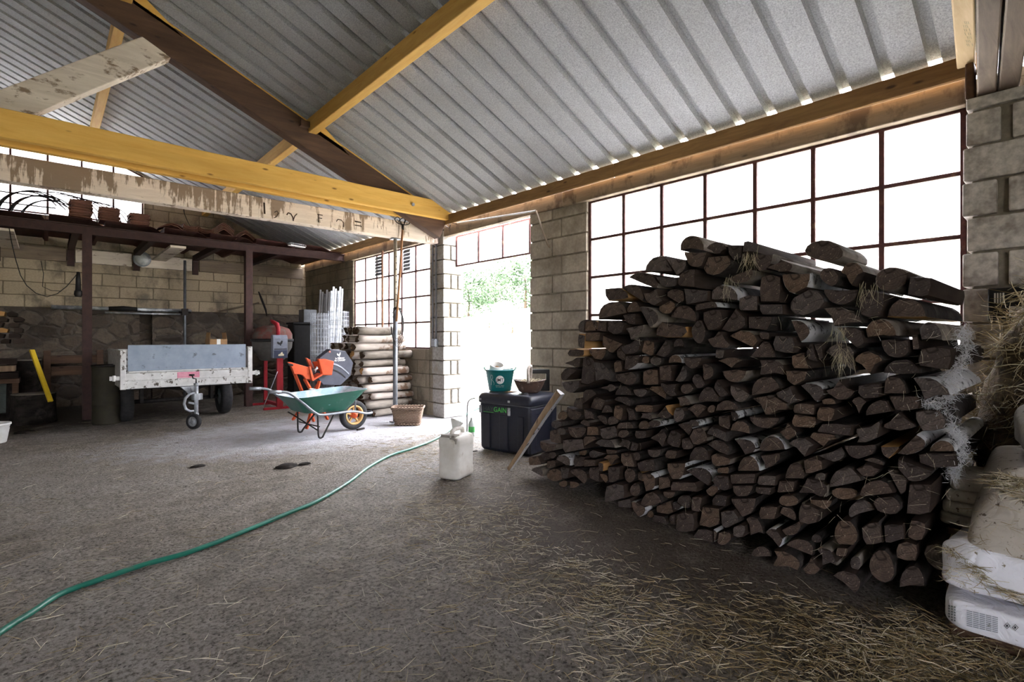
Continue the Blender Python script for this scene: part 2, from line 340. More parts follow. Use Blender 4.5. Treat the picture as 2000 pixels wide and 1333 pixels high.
# ================================================================ SETTING
XW = 4.4; YB = 11.9; XR = -0.8; SLOPE = .44
def roofz(x): return 2.975 + (4.35 - x) * SLOPE if x > XR else 2.975 + (4.35 - XR) * SLOPE - (XR - x) * SLOPE
mb = MB()
nx, ny = 90, 110
vs = []; 
for j in range(ny + 1):
    for i in range(nx + 1):
        x = -6.4 + 12.4 * i / nx; y = -5 + 17.2 * j / ny
        z = noise.noise(Vector((x * 1.3, y * 1.3, 0))) * .006
        vs.append((x, y, z - .004))
mb.add(vs, [(j * (nx + 1) + i, j * (nx + 1) + i + 1, (j + 1) * (nx + 1) + i + 1, (j + 1) * (nx + 1) + i) for j in range(ny) for i in range(nx)], 0, True)
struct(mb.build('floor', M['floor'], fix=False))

# roof sheets: ribbed steel, the ribs hollow underneath and open at the eaves
def roof(xa, xb):
    prof = []; k = 0
    y = -5.0 + .024
    prof.append((-5.0, 0))
    while y < 12.2:
        prof += [(y - .037, 0), (y - .027, .056), (y + .027, .056), (y + .037, 0)]; y += .2555
    prof.append((12.3, 0))
    vs = []; n = len(prof)
    for x in (xa, xb):
        for (yy, h) in prof: vs.append((x, yy, roofz(x) + h))
    return vs, [(i, i + 1, n + i + 1, n + i) for i in range(n - 1)]
mb = MB()
for a, b in ((4.348, XR), (XR, -6.6)):
    mb.add(*roof(a, b))
struct(mb.build('ceiling', M['felt'], fix=False))

# right wall
WZ = [1.035, 1.447, 1.862, 2.277, 2.69]
mb = MB()
mb.box(XW, XW + .22, -5, .50, 0, 2.85); mb.box(XW, XW + .22, .50, 3.65, 0, 1.02)
mb.box(XW + .02, XW + .22, 6.66, 6.79, 0, 2.69); mb.box(XW, XW + .22, 6.79, 9.45, 0, 1.02); mb.box(XW, XW + .22, 9.45, 12.1, 0, 2.69)
struct(mb.build('wall_right', M['block_y'], fix=False))
# block piece between the big window and the doorway, laid course by course
def coursed(mb, x0, x1, y0, y1, z0, z1, core, bl, hollow=False, jit=.006, h=.215, hol_par=0):
    mb.box(x0 + .012, x1 - .012, y0 + .012, y1 - .012, z0, z1, core)
    z = z0; k = 0
    while z < z1 - .03:
        zt = min(z + h - .012, z1)
        cut = [y0, y1]
        L = y1 - y0
        if L > .6: cut = [y0, y0 + (L * .42 if k % 2 else L * .58), y1]
        for a, b in zip(cut[:-1], cut[1:]):
            j = random.uniform(-jit, jit); e = random.uniform(0, .008)
            mb.box(x0 + j, x1 + j * .5, a + (.006 if a > y0 else -e), b - (.006 if b < y1 else -e), z + .006, zt, bl)
        z += h; k += 1
mb = MB(); coursed(mb, XW, XW + .36, 3.655, 4.535, 0, 2.70, 0, 1)
struct(mb.build('wall_between', [M['mortar'], M['block']], fix=False, bevel=.006))
# door pier of alternating solid and hollow-ended blocks
def pier(name, x0, x1, y0, y1, z1, mats, lab, face, jit=.008):
    mb = MB(); mb.box(x0 + .03, x1 - .03, y0 + .03, y1 - .03, 0, z1 - .01, 0)
    z = 0; k = 0; h = .2155
    while z < z1 - .05:
        zt = min(z + h - .012, z1); j = random.uniform(-jit, jit); q = random.uniform(-jit, jit)
        if k % 2 == 0:
            mb.box(x0 + j, x1 + j, y0 + q, y1 + q, z + .004, zt, 1)
        else:
            W_ = (x1 - x0) if face == 'y' else (y1 - y0)
            cuts = [0, .30 + random.uniform(-.03, .03), .40, .66, .72 + random.uniform(-.02, .04), 1.0]
            for a, b in ((0, 1), (2, 3), (4, 5)):
                a_, b_ = cuts[a] * W_, cuts[b] * W_
                if face == 'y': mb.box(x0 + a_ + j, x0 + b_ + j, y0 + q, y1 - .05, z + .004, zt, 1)
                else: mb.box(x0 + j, x1 - .03, y0 + a_ + q, y0 + b_ + q, z + .004, zt, 1)
            if face == 'y': mb.box(x0 + .02, x1 - .02, y1 - .06, y1 + q, z + .004, zt, 1)
            # the other visible side is closed, split in two halves
            if face == 'y': mb.box(x0 + j - .004, x0 + .05, y0 + .012, (y0 + y1) / 2 - .005, z + .007, zt - .003, 1); mb.box(x0 + j - .004, x0 + .05, (y0 + y1) / 2 + .005, y1 + .004, z + .007, zt - .003, 1)
        z += h; k += 1
    o = mb.build(name, mats, bevel=.008)
    return tag(o, lab, 'pillar')
pier('block_pillar', 4.38, 4.75, 6.36, 6.66, 2.86, [M['mortar'], M['block_pale']], 'pale hollow-block pillar standing between the doorway and the far window', 'y')
pier('block_pillar', 4.19, 4.62, -.12, .485, 2.66, [M['mortar'], M['block_grey']], 'grey hollow-block pillar at the right end of the big window', 'x', .012)
# lintels and wall plates
o = MB().box(XW - .04, XW + .075, .50, 3.98, 2.695, 2.862).build('lintel_beam', M['lintel'], bevel=.01); tag(o, 'weathered grey brown lintel over the big barred window', 'beam')
o = MB().box(XW - .02, XW + .075, 3.99, 6.36, 2.70, 2.87).build('lintel_beam', M['lintel'], bevel=.008); tag(o, 'weathered lintel over the open doorway', 'beam')
o = MB().box(XW - .03, XW + .075, 6.67, 11.88, 2.695, 2.87).build('lintel_beam', M['lintel'], bevel=.008); tag(o, 'dim lintel over the far window behind the stacked logs', 'beam')
mb = MB(); mb.box(XW - .12, XW - .085, .44, 3.2, 2.835, 2.976); mb.box(XW - .115, XW - .085, 3.205, 6.34, 2.838, 2.976)
tag(mb.build('wall_plate', M['brown_y'], bevel=.008), 'brown timber wall plate under the roof edge, above big window and doorway', 'beam')
tag(MB().box(XW - .115, XW - .085, 6.67, 11.88, 2.838, 2.976).build('wall_plate', M['brown_y'], bevel=.008), 'timber wall plate above the far window, beyond the pillar', 'beam')
tag(MB().box(XW - .115, XW - .085, -4.9, .215, 2.80, 2.976).build('wall_plate', M['brown_y'], bevel=.008), 'dark wall plate behind the grey pillar, in the top right corner', 'beam')
# windows
def window(name, x, ys, zs, bw=.032, axis='x'):
    fr = MB(); y0, y1, z0, z1 = ys[0], ys[-1], zs[0], zs[-1]
    def bx(a, b, c, d, dx):
        if axis == 'x': fr.box(x - dx, x + dx, a, b, c, d)
        else: fr.box(a, b, x - dx, x + dx, c, d)
    for y in ys: bx(y - bw / 2, y + bw / 2, z0, z1, .018)
    for z in zs: bx(y0 - bw / 2, y1 + bw / 2, z - bw * .42, z + bw * .42, .015)
    o = struct(fr.build(name, M['frame']))
    p = MB(); b = o.location
    if axis == 'x': p.box(x - .002 - b.x, x + .002 - b.x, y0 - b.y, y1 - b.y, z0 - b.z, z1 - b.z)
    else: p.box(y0 - b.x, y1 - b.x, x - .002 - b.y, x + .002 - b.y, z0 - b.z, z1 - b.z)
    p.build('pane', M['pane'], o)
    return o
window('window_1', XW + .05, [.521 + .4444 * i for i in range(8)], WZ)
window('window_2', XW + .05, [6.795 + .4417 * i for i in range(7)], WZ)
window('window_3', 4.62, [4.50, 4.76, 5.29, 5.82, 6.35], [2.286, 2.73], .026)
window('window_4', YB + .05, [-2.22, -1.775, -1.33, -.886, -.441, .019, .471, .918, 1.355], [3.33, 3.77, 4.22], .03, 'y')

# the sloping top row of the high gable window, under the roof line
wx = [-2.22, -1.775, -1.33, -.886, -.441, .019, .471, .918, 1.355]; wtop = lambda x: min(4.65, 4.65 - (x - .48) * .445)
fr = MB()
for x in wx: fr.box(x - .015, x + .015, YB + .032, YB + .068, 4.22, wtop(x))
for a, b in zip(wx[:-1], wx[1:]): fr.beam((a, YB + .05, wtop(a) - .012), (b, YB + .05, wtop(b) - .012), .03, .025)
o = struct(fr.build('window_5', M['frame'])); L = o.location
p = MB(); p.prism([(-2.22, 4.22), (1.355, 4.22), (1.355, wtop(1.355)), (.48, 4.65), (-2.22, 4.65)], YB + .048, YB + .052, lambda a, b, d: Vector((a, d, b)) - L); p.build('pane', M['pane'], o)
# gable wall at the back: rubble below, blocks above, a window high on the left
def gp(mb, poly, y0, y1, mi):
    mb.prism(poly, y0, y1, lambda a, b, d: Vector((a, d, b)), mi)
mb = MB()
gp(mb, [(-6.4, 1.72), (4.62, 1.72), (4.62, roofz(4.62)), (3.6, 3.305), (-6.4, 3.305)], YB, YB + .25, 0)
gp(mb, [(1.375, 3.31), (3.6, 3.31), (1.375, roofz(1.375))], YB, YB + .25, 0)
gp(mb, [(-6.4, 3.31), (-2.24, 3.31), (-2.24, 4.67), (.48, 4.67), (1.375, 4.258), (1.375, roofz(1.375)), (XR, roofz(XR)), (-6.4, roofz(-6.4))], YB, YB + .25, 0)
mb.box(-6.4, 1.30, YB - .03, YB + .25, 0, 1.72, 1); mb.box(1.50, 4.62, YB - .03, YB + .25, 0, 1.72, 1); mb.box(1.3, 1.5, YB + .16, YB + .25, 0, 1.72, 1)
struct(mb.build('wall_back', [M['block_x'], M['stone']], fix=False))
mb = MB(); mb.box(-6.6, -6.4, -5, 12.1, 0, 3.0); struct(mb.build('wall_left', M['block_y'], fix=False))
mb = MB(); FY = -5
mb.box(-6.4, -5.6, FY - .2, FY, 0, 3.0); mb.box(-2.3, 4.62, FY - .2, FY, 0, 3.0); mb.box(-5.6, -2.3, FY - .2, FY, 2.75, 3.0)  # unseen opening added behind the camera, placed and sized to let fill light in
gp(mb, [(-6.4, 3.0), (4.62, 3.0), (XR, roofz(XR))], FY - .2, FY, 0)
struct(mb.build('wall_front', M['block_x'], fix=False))

# ground and hillside outside
def gh(x, y):
    d = max(x - 5.6, 0, (y - 14) * .7, (-y - 9) * .5, (-x - 12) * .4)
    return -.02 + .21 * max(0, d - 1.2) + .10 * noise.noise(Vector((x * .25, y * .25, 3))) * min(1, d / 3)
mb = MB(); nx, ny = 110, 110; vs = []
for j in range(ny + 1):
    for i in range(nx + 1):
        x = -40 + 120 * i / nx; y = -40 + 130 * j / ny
        inside = -6.5 < x < 4.7 and -5.1 < y < 12.1
        vs.append((x, y, -.06 if inside else gh(x, y)))
mb.add(vs, [(j * (nx + 1) + i, j * (nx + 1) + i + 1, (j + 1) * (nx + 1) + i + 1, (j + 1) * (nx + 1) + i) for j in range(ny) for i in range(nx)], 0, True)
o = mb.build('ground_outside', M['grass'], fix=False); struct(o)
def leafy(name, label, cat, x, y, r, hh, nleaf, group=None, trunk=True):
    z = gh(x, y); t = thing(name, label, cat, (x, y, z), 0, group); mb = MB()
    rnd = random.Random(int(x * 97 + y * 31))
    blobs = [(Vector((rnd.uniform(-.6, .6) * r, rnd.uniform(-.6, .6) * r, hh * rnd.uniform(.10, .75))), r * rnd.uniform(.35, .65)) for _ in range(9)]
    for _ in range(nleaf):
        c, br = rnd.choice(blobs); d = Vector((rnd.gauss(0, 1), rnd.gauss(0, 1), rnd.gauss(0, 1))).normalized()
        p = c + d * br * rnd.uniform(.6, 1.05); a = Vector((rnd.gauss(0, 1), rnd.gauss(0, 1), rnd.gauss(0, 1))).normalized(); b = a.orthogonal().normalized(); s = r * .045 * rnd.uniform(.6, 1.5)
        mb.add([p - a * s, p + b * s * .6, p + a * s, p - b * s * .6], [(0, 1, 2, 3)])
    mb.build('foliage', M['leaf'], t)
    if trunk: MB().tube([(0, 0, -.1), (.05, 0, hh * .25), (0, .08, hh * .5)], [.04 * r, .03 * r, .015 * r], 8).build('trunk', M['trunk'], t)
for i, (px, dist, r, hh, lab) in enumerate([(915, 31, 2.0, 3.6, 'leafy tree on the hillside, seen leftmost through the doorway'), (968, 40, 2.2, 3.4, 'leafy tree on the hillside, seen in the middle of the doorway'),
                                           (1026, 30, 2.2, 4.0, 'leafy tree on the hillside, seen at the right edge of the doorway'), (1000, 20, 1.0, 1.2, 'low bush below the trees, seen through the doorway'),
                                           (955, 23, .9, 1.0, 'small low bush left of the other bush, seen through the doorway')]):
    d = ray(px, 660).normalized() * dist
    leafy('hillside_tree' if hh > 2 else 'hillside_bush', lab, 'tree' if hh > 2 else 'bush', d.x, d.y, r, hh, 3800 if hh > 2 else 700, 'trees and bushes on the hillside')

# ================================================================ ROOF TIMBERS
def timber(name, label, x0, x1, y0, y1, z0, z1, m, bev=.008):
    return tag(MB().box(x0, x1, y0, y1, z0, z1).build(name, m, bevel=bev), label, 'beam')
# far truss
tie = MB(); tie.prism([(-6.3, 2.90), (4.36, 2.89), (4.36, 2.985), (4.12, 3.135), (-6.3, 3.14)], 6.10, 6.18, lambda a, b, d: Vector((a, d, b)))
tb = tag(tie.build('tie_beam', M['yellow'], bevel=.006), 'bright yellow front tie beam crossing the barn above the trailer', 'beam')
b = MB(); L = tb.location; p = ony(806, 400, 6.1) - L
b.tube([p + Vector((0, .01, 0)), p + Vector((0, -.022, 0))], .022, 10); b.build('bolt_head', M['galv'], tb)
tie = MB(); tie.prism([(-6.3, 2.90), (3.75, 2.89), (3.95, 2.93), (3.95, 3.0), (-6.3, 3.10)], 6.36, 6.44, lambda a, b, d: Vector((a, d, b)))
tag(tie.build('tie_beam', M['yellow'], bevel=.006), 'rear yellow tie plank seen below the bright front tie beam', 'beam')
def sloped(name, label, pa, pb, depth, y0, y1, m, vert=True):
    (xa, za), (xb, zb) = pa, pb; d = Vector((xb - xa, zb - za)).normalized(); nrm = Vector((d.y, -d.x)) * depth
    if nrm.y > 0: nrm = -nrm
    mb = MB(); mb.prism([(xa, za), (xb, zb), (xb + nrm.x, zb + nrm.y), (xa + nrm.x, za + nrm.y)], y0, y1, lambda a, b, dd: Vector((a, dd, b)))
    return tag(mb.build(name, m, bevel=.012), label, 'beam')
raf = sloped('rafter', 'thick dark brown rafter sloping up left above the yellow tie beam', (4.32, 2.91), (-.85, 5.143), .30, 6.19, 6.34, M['brown'])
sloped('rafter_lath', 'thin yellow board along the top of the dark rafter', (4.2, 2.998), (-.85, 5.178), .03, 6.22, 6.32, M['yellow'])
a1, a2, b1 = ony(-60, 198, 6.2), ony(278, 71, 6.2), ony(70, 222, 6.2)
dd = (Vector((a2.x, a2.z)) - Vector((a1.x, a1.z))).normalized()
dep = abs((Vector((b1.x, b1.z)) - Vector((a1.x, a1.z))).dot(Vector((dd.y, -dd.x))))
a1 = a1 - Vector((dd.x, 0, dd.y)) * .28
st = MB(); n_ = Vector((dd.y, -dd.x)) * dep; e = Vector((a2.x, a2.z)) 
st.prism([(a1.x, a1.z), (e.x, e.y), (e.x + n_.x + dd.x * .10, e.y + n_.y + dd.y * .10), (a1.x + n_.x, a1.z + n_.y)], 6.19, 6.33, lambda a, b, d: Vector((a, d, b)))
tag(st.build('strut', M['white_strut'], bevel=.01), 'whitewashed diagonal strut meeting the dark rafter at upper left', 'beam')
# purlins with their wedge cleats
def purlin(xr, label):
    return timber('purlin', label, xr - .10, xr, -4.9, 11.88, roofz(xr) - .175, roofz(xr) - .004, M['yellow_y'])
purlin(2.42, 'long yellow purlin running under the roof above the doorway side')
purlin(.62, 'yellow purlin nearest the ridge, crossing behind the whitewashed strut')
def cleat(xr, label):
    mb = MB(); z0 = roofz(xr)
    mb.prism([(xr + .005, z0 - .02), (xr + .005, z0 - .165), (xr + .45, roofz(xr + .45) - .150), (xr + .10, roofz(xr + .10) - .02)], 6.19, 6.33, lambda a, b, d: Vector((a, d, b)))
    tag(mb.build('wedge_cleat', M['yellow'], bevel=.004), label, 'wedge')
cleat(2.42, 'yellow wedge block under the long purlin on the dark rafter'); cleat(.62, 'yellow wedge block at the top left, on the dark rafter')
tag(MB().box(2.21, 2.315, 6.12, 6.2, roofz(2.3) - .19, roofz(2.3) - .12, 0, None).build('wood_offcut', M['brown'], bevel=.004), 'small brown wooden offcut on the rafter beside the long purlin', 'block')
# whitewashed lower beam with burnt letters
wb = timber('lower_beam', 'whitewashed lower beam with burnt letters, below the yellow tie beam', -6.3, 4.36, 6.47, 6.62, 2.61, 2.852, M['white_wood'], .01)
mk = MB(); L = wb.location
def stroke(pts, r=.006):
    mk.tube([ony(x, y, 6.469) - L for x, y in pts], r, 5, caps=True)
stroke([(516, 396), (517, 418)], .009); stroke([(536, 415), (541, 412), (544, 417), (540, 424), (535, 426)], .004)
stroke([(560, 420), (563, 416), (568, 418), (572, 425), (573, 432)], .008); stroke([(580, 418), (576, 422), (573, 430)], .006)
stroke([(622, 419), (622, 434)]); stroke([(620, 419), (630, 421)]); stroke([(622, 426), (629, 427)]); stroke([(621, 434), (626, 434)], .004)
stroke([(657, 433), (660, 429), (667, 430), (671, 436), (671, 444)], .005); stroke([(693, 432.5), (705, 435)], .009); stroke([(693, 440), (706, 442), (706, 443.5)], .006)
stroke([(737, 440), (738, 446)], .003); stroke([(744, 442), (745, 448)], .003)
mk.build('burnt_letters', M['ink_brown'], wb)
mb = MB(); q = [ony(778, 412, 6.45), ony(796, 411, 6.45), ony(868, 446, 6.45), ony(866, 462, 6.45), ony(845, 464, 6.45)]
mb.prism([(p.x, p.z) for p in q], 6.446, 6.468, lambda a, b, d: Vector((a, d, b)))
tag(mb.build('brace_board', M['grey_wood'], bevel=.004), 'dusty brown brace board where beams meet the pale pillar', 'board')
# near truss, right above the photographer
def near_beam(name, label, y0, y1, z0, z1, m, x1=4.58):
    d = Vector((-1, -.10, 0)).normalized(); a = Vector((x1, (y0 + y1) / 2 + (x1 - 4.2) * .10, (z0 + z1) / 2)); mb = MB(); mb.beam(a, a + d * 10.4, y1 - y0, z1 - z0)
    return tag(mb.build(name, m, bevel=.008), label, 'beam')
nt = near_beam('tie_beam', 'pale new tie beam with a green stamp, top right corner', .437, .525, 2.888, 3.04, M['pale_yellow'], 4.26)
g = MB(); L = nt.location
for i in range(4):
    for j in range(7):
        if (i * 7 + j * 3) % 4:
            p = onz(1880 + i * 3.4 + j * 1.3, 42 + j * 7.2, 2.8875) - L; q = onz(1882.2 + i * 3.4 + j * 1.3, 47 + j * 7.2, 2.8875) - L
            g.box(min(p.x, q.x), max(p.x, q.x), min(p.y, q.y), max(p.y, q.y), p.z - .0006, p.z + .001)
g.build('green_stamp', mat('green stamp ink', (.05, .20, .13), None, 5, .7, bump=0), nt)
near_beam('lower_beam', 'old brown beam on the grey pillar, left one of the pair', .345, .43, 2.668, 2.87, M['grey_wood'])
near_beam('lower_beam', 'old brown beam on the grey pillar, right one of the pair', .245, .335, 2.668, 2.87, M['grey_wood'])
timber('bearing_block', 'dark bearing block on the grey pillar under the stamped tie beam', 4.19, 4.30, .443, .485, 2.662, 2.884, M['brown'])
# ================================================================ THE LARGE WOODPILE
# log ends as seen: crop origin + scale, then x, y, width, height, kind (R round, D half round, W wedge, T slab), bark direction, bark
LOGDATA = [
(1080, 580, 6.664, "770 180 360 250 D 100;1060 135 210 150 D 90;1000 290 170 170 W 225;1240 270 260 270 D 20 g;370 400 90 200 D 180;470 380 160 150 D 90;570 370 70 110 T 0 o;820 400 230 180 R 0;660 385 150 150 T 0;"
 "1040 450 230 210 W 330 g;385 570 110 200 T 0 o;520 520 220 120 T 0;750 610 270 230 D 250;1000 640 300 220 D 300;1220 670 160 210 T 0;890 740 130 190 R 0;1430 680 200 230 D 330;1630 600 140 120 D 90;300 740 200 120 T 0 o;"
 "560 760 210 150 D 270;262 860 220 150 W 0;420 960 210 370 T 0;660 960 220 280 W 45;1030 850 210 200 W 315 b;1190 820 110 110 R 0;1330 825 150 150 R 0;1610 810 170 110 D 90 b;230 1020 190 190 D 135;230 1160 230 180 D 270;"
 "690 1190 200 110 W 0;930 1060 260 190 R 0;1280 1050 200 220 T 0 b;1460 1000 160 210 T 0;910 1230 210 130 D 90;1140 1250 180 110 D 270;1340 1250 220 190 D 60;1530 1210 220 200 W 225;840 920 100 180 T 0"),
(1000, 750, 6.664, "1010 180 200 210 D 120;870 260 150 150 T 0;1110 260 180 180 T 0;1430 230 210 150 D 60;830 380 190 180 D 250;990 400 150 140 W 45;1220 330 150 100 D 90;1150 480 130 140 D 45;1300 490 140 130 R 0;1400 380 120 200 T 0;"
 "1540 400 130 200 W 60;1490 530 210 110 D 90;640 420 120 130 R 0;600 530 130 120 R 0;930 540 130 130 D 60 g;665 610 110 110 R 0;840 640 230 150 D 270;1070 620 160 130 T 0;1260 630 220 180 T 0;1470 650 140 110 R 0;560 690 140 190 T 0;"
 "460 820 200 140 D 260 g;1000 750 180 150 D 120;800 820 280 200 T 0;1190 810 240 170 D 60 g;1450 790 180 160 W 20;910 890 100 110 R 0;1110 920 220 120 W 180;1310 870 140 130 R 0;1560 830 120 140 T 0;1520 980 170 200 T 0;1620 945 110 120 R 0;"
 "1280 990 200 170 W 90;420 950 130 110 R 0;530 930 100 90 R 0;650 1010 180 160 D 60 b;310 1000 150 120 T 0;330 1150 140 120 D 60 g;500 1050 110 110 T 0;560 1190 200 170 R 0;870 1010 150 150 T 0;1020 1030 160 120 T 0;710 1150 130 160 T 0;"
 "870 1210 220 210 D 45;1160 1080 80 120 T 0 o;1060 1180 150 220 T 0;1310 1180 150 220 T 0;1180 1240 110 130 D 30;1520 1200 140 190 R 0;670 1300 110 90 R 0;800 1320 120 90 D 0"),
(1210, 700, 6.664, "820 200 150 210 D 330;970 60 230 150 D 270;1020 300 170 190 R 0;1150 180 140 220 D 0;1450 60 330 140 W 90;1500 230 310 170 D 270 g;880 400 170 140 R 0;1170 470 260 200 D 90;1340 390 180 220 D 225;1570 460 250 220 D 250;"
 "840 560 190 160 W 60 g;990 690 280 190 W 90;590 700 200 170 W 270 o;790 730 140 210 R 0;1410 620 320 140 D 90;1460 750 130 140 R 0 b;1210 660 120 110 R 0;1370 840 180 190 T 0;1560 900 260 180 D 80;330 660 230 110 T 0;340 760 150 120 W 30 g;"
 "460 850 180 100 R 0 b;310 880 150 130 R 0;260 990 150 120 T 0;500 1040 210 230 W 0;840 940 190 180 D 40 b;700 1060 190 230 T 0;1030 1010 240 230 R 0 g;1280 980 250 210 D 70;980 850 140 110 R 0 b;1260 1180 300 220 D 45;1050 1240 260 180 D 90;"
 "460 1240 170 110 D 270;650 1260 150 120 T 0;879 1110 160 160 T 0"),
(1180, 880, 5.553, "470 170 190 150 T 0;500 340 150 220 D 10 b;640 370 140 150 T 0;380 290 60 110 T 0 o;770 240 190 190 D 270 b;1020 300 280 210 D 45 b;870 400 280 150 T 0;1260 110 220 150 R 0 g;1290 220 130 110 R 0;1290 340 190 190 R 0;1160 450 140 130 R 0 b;"
 "1500 430 240 150 D 270;1520 310 280 150 T 0;1260 550 160 140 T 0;1510 620 260 210 D 270;530 520 220 150 D 90;370 640 160 170 D 20 b;650 630 180 170 T 0;770 610 110 90 R 0 b;870 560 160 150 R 0;1030 580 140 170 T 0;610 730 160 140 W 30;750 750 110 130 T 0;"
 "890 770 200 210 T 0;1150 720 240 240 T 0;1370 740 200 190 T 0;1090 930 250 160 T 0;1210 920 70 150 D 0 b;1310 950 160 150 R 0;1470 870 140 150 T 0;130 470 200 230 T 0;230 560 150 130 T 0;350 420 110 150 R 0;720 460 130 110 R 0;490 700 70 80 R 0"),
(1300, 440, 5.553, "270 190 250 160 D 90 g;560 270 220 170 W 90 g;760 300 190 170 D 270;905 240 150 130 T 0;1030 400 230 190 D 270 g;340 380 240 170 D 270;110 460 220 170 D 270;230 600 190 240 D 180;560 420 280 250 R 0;820 550 270 170 D 300 g;1250 460 280 170 W 0 g;"
 "1130 710 220 340 T 0;1420 620 300 240 D 270 b;1530 840 360 280 R 0;330 760 270 220 T 0 g;110 770 200 150 R 0;620 730 290 170 D 90 b;450 860 240 140 D 100 b;900 860 200 200 T 0;1160 910 250 190 T 0 g;180 960 270 180 D 80;520 1030 200 220 T 0;720 1030 300 250 D 330;"
 "1010 1030 280 220 T 0;50 1140 320 170 T 0 o;360 1160 150 260 R 0;590 1240 240 220 W 260;870 1250 300 200 D 60 g;1460 1150 200 240 D 20 b;1060 1200 120 90 T 0"),
(1000, 400, 3.92, "1130 450 230 120 D 90 g;1000 580 210 120 D 60 g;1190 590 190 80 D 270;800 690 170 110 T 0 o;930 680 170 130 D 60;1095 710 160 130 W 250;1180 780 120 110 R 0"),
(1560, 460, 4.9, "250 150 360 200 R 0 g;300 400 180 180 R 0;500 370 230 230 W 90 g;900 420 330 230 R 0 g;1150 500 250 200 T 0 g;400 590 330 150 D 270;700 660 240 270 T 0;1030 690 370 190 D 90 o;420 780 370 180 W 60;780 890 300 180 D 90 g;1250 920 250 180 D 90 g;"
 "510 980 270 200 D 30;390 1170 280 260 D 60;950 1080 300 190 D 270;150 1130 150 190 T 0;680 1220 280 220 W 90;980 1260 360 150 D 90;1310 1170 330 220 T 0;1120 1020 150 150 T 0"),
(1400, 640, 6.664, "40 330 120 150 T 0;590 310 340 260 D 90;890 220 280 230 T 0;720 500 360 250 W 45 g;1100 450 230 240 T 0;1270 330 190 230 T 0;650 770 370 260 D 100;910 870 300 240 W 250;1040 640 300 220 D 270;1230 850 310 250 D 30 b;1610 810 380 260 W 270;"
 "700 1030 470 270 W 70 g;1150 1060 280 170 T 0;619 1230 400 170 D 270;1140 1220 330 180 T 0;1430 1120 250 200 T 0;1450 970 200 90 T 0"),
(1630, 700, 6.17, "700 330 320 240 D 90;450 390 300 180 T 0;290 570 190 220 W 90;830 540 400 200 T 0;560 600 360 190 D 100;770 770 430 220 W 270;1180 370 450 270 W 60 b;1150 760 360 260 T 0;400 900 330 280 W 330;300 1130 380 180 D 270;890 1040 400 250 D 330 b;"
 "670 1140 230 150 D 270 o;1310 1060 320 150 D 90 b;1240 1230 450 190 T 0;420 1270 320 130 D 60"),
(1400, 820, 6.664, "370 360 270 220 D 20 b;700 320 340 210 D 90 b;930 140 230 250 W 270;1140 360 370 250 W 90;1370 260 370 270 W 90;1450 460 380 200 D 300;1560 150 460 200 T 0;1260 590 240 220 T 0;700 530 250 210 W 330;400 590 280 220 D 90 b;650 800 260 150 T 0;"
 "1010 700 280 260 D 90 g;890 860 230 220 T 0;1230 890 400 290 W 20 g;620 920 220 120 T 0;950 1040 260 160 R 0;1360 1110 290 150 D 270;1340 740 160 110 T 0;690 1210 260 180 T 0;900 1240 240 190 D 60;1210 1220 270 280 T 0 g"),
(1600, 880, 6.17, "330 320 380 240 D 100;600 210 310 200 W 270;720 460 450 210 D 90;930 400 300 320 D 20;1170 220 430 300 D 250;510 720 330 220 D 110;300 530 330 150 R 0;820 650 330 240 R 0;1180 600 330 380 T 0;320 1000 280 340 R 0;640 1000 260 280 T 0;900 1010 260 240 T 0;1160 980 230 260 T 0"),
(1440, 980, 6.06, "200 290 210 230 W 60;610 320 240 180 D 300;440 430 200 230 D 45 b;270 600 230 130 D 90;740 550 320 220 D 60;590 690 320 250 W 30;880 760 210 210 W 270;1070 650 230 220 W 60 g;950 430 130 110 R 0;1300 950 320 280 D 45;1390 740 130 180 R 0 g;"
 "1700 780 300 400 R 0;1240 590 150 130 T 0;2000 600 260 240 T 0;2060 900 300 260 D 90"),
]
PILE_A, PILE_K = 2.72, .105           # front plane of the pile: x = A + K*y
def pilept(px, py):
    d = ray(px, py); t = PILE_A / (d.x - PILE_K * d.y)
    return Vector((d.y * t, CAMZ + d.z * t))
rl = random.Random(5)
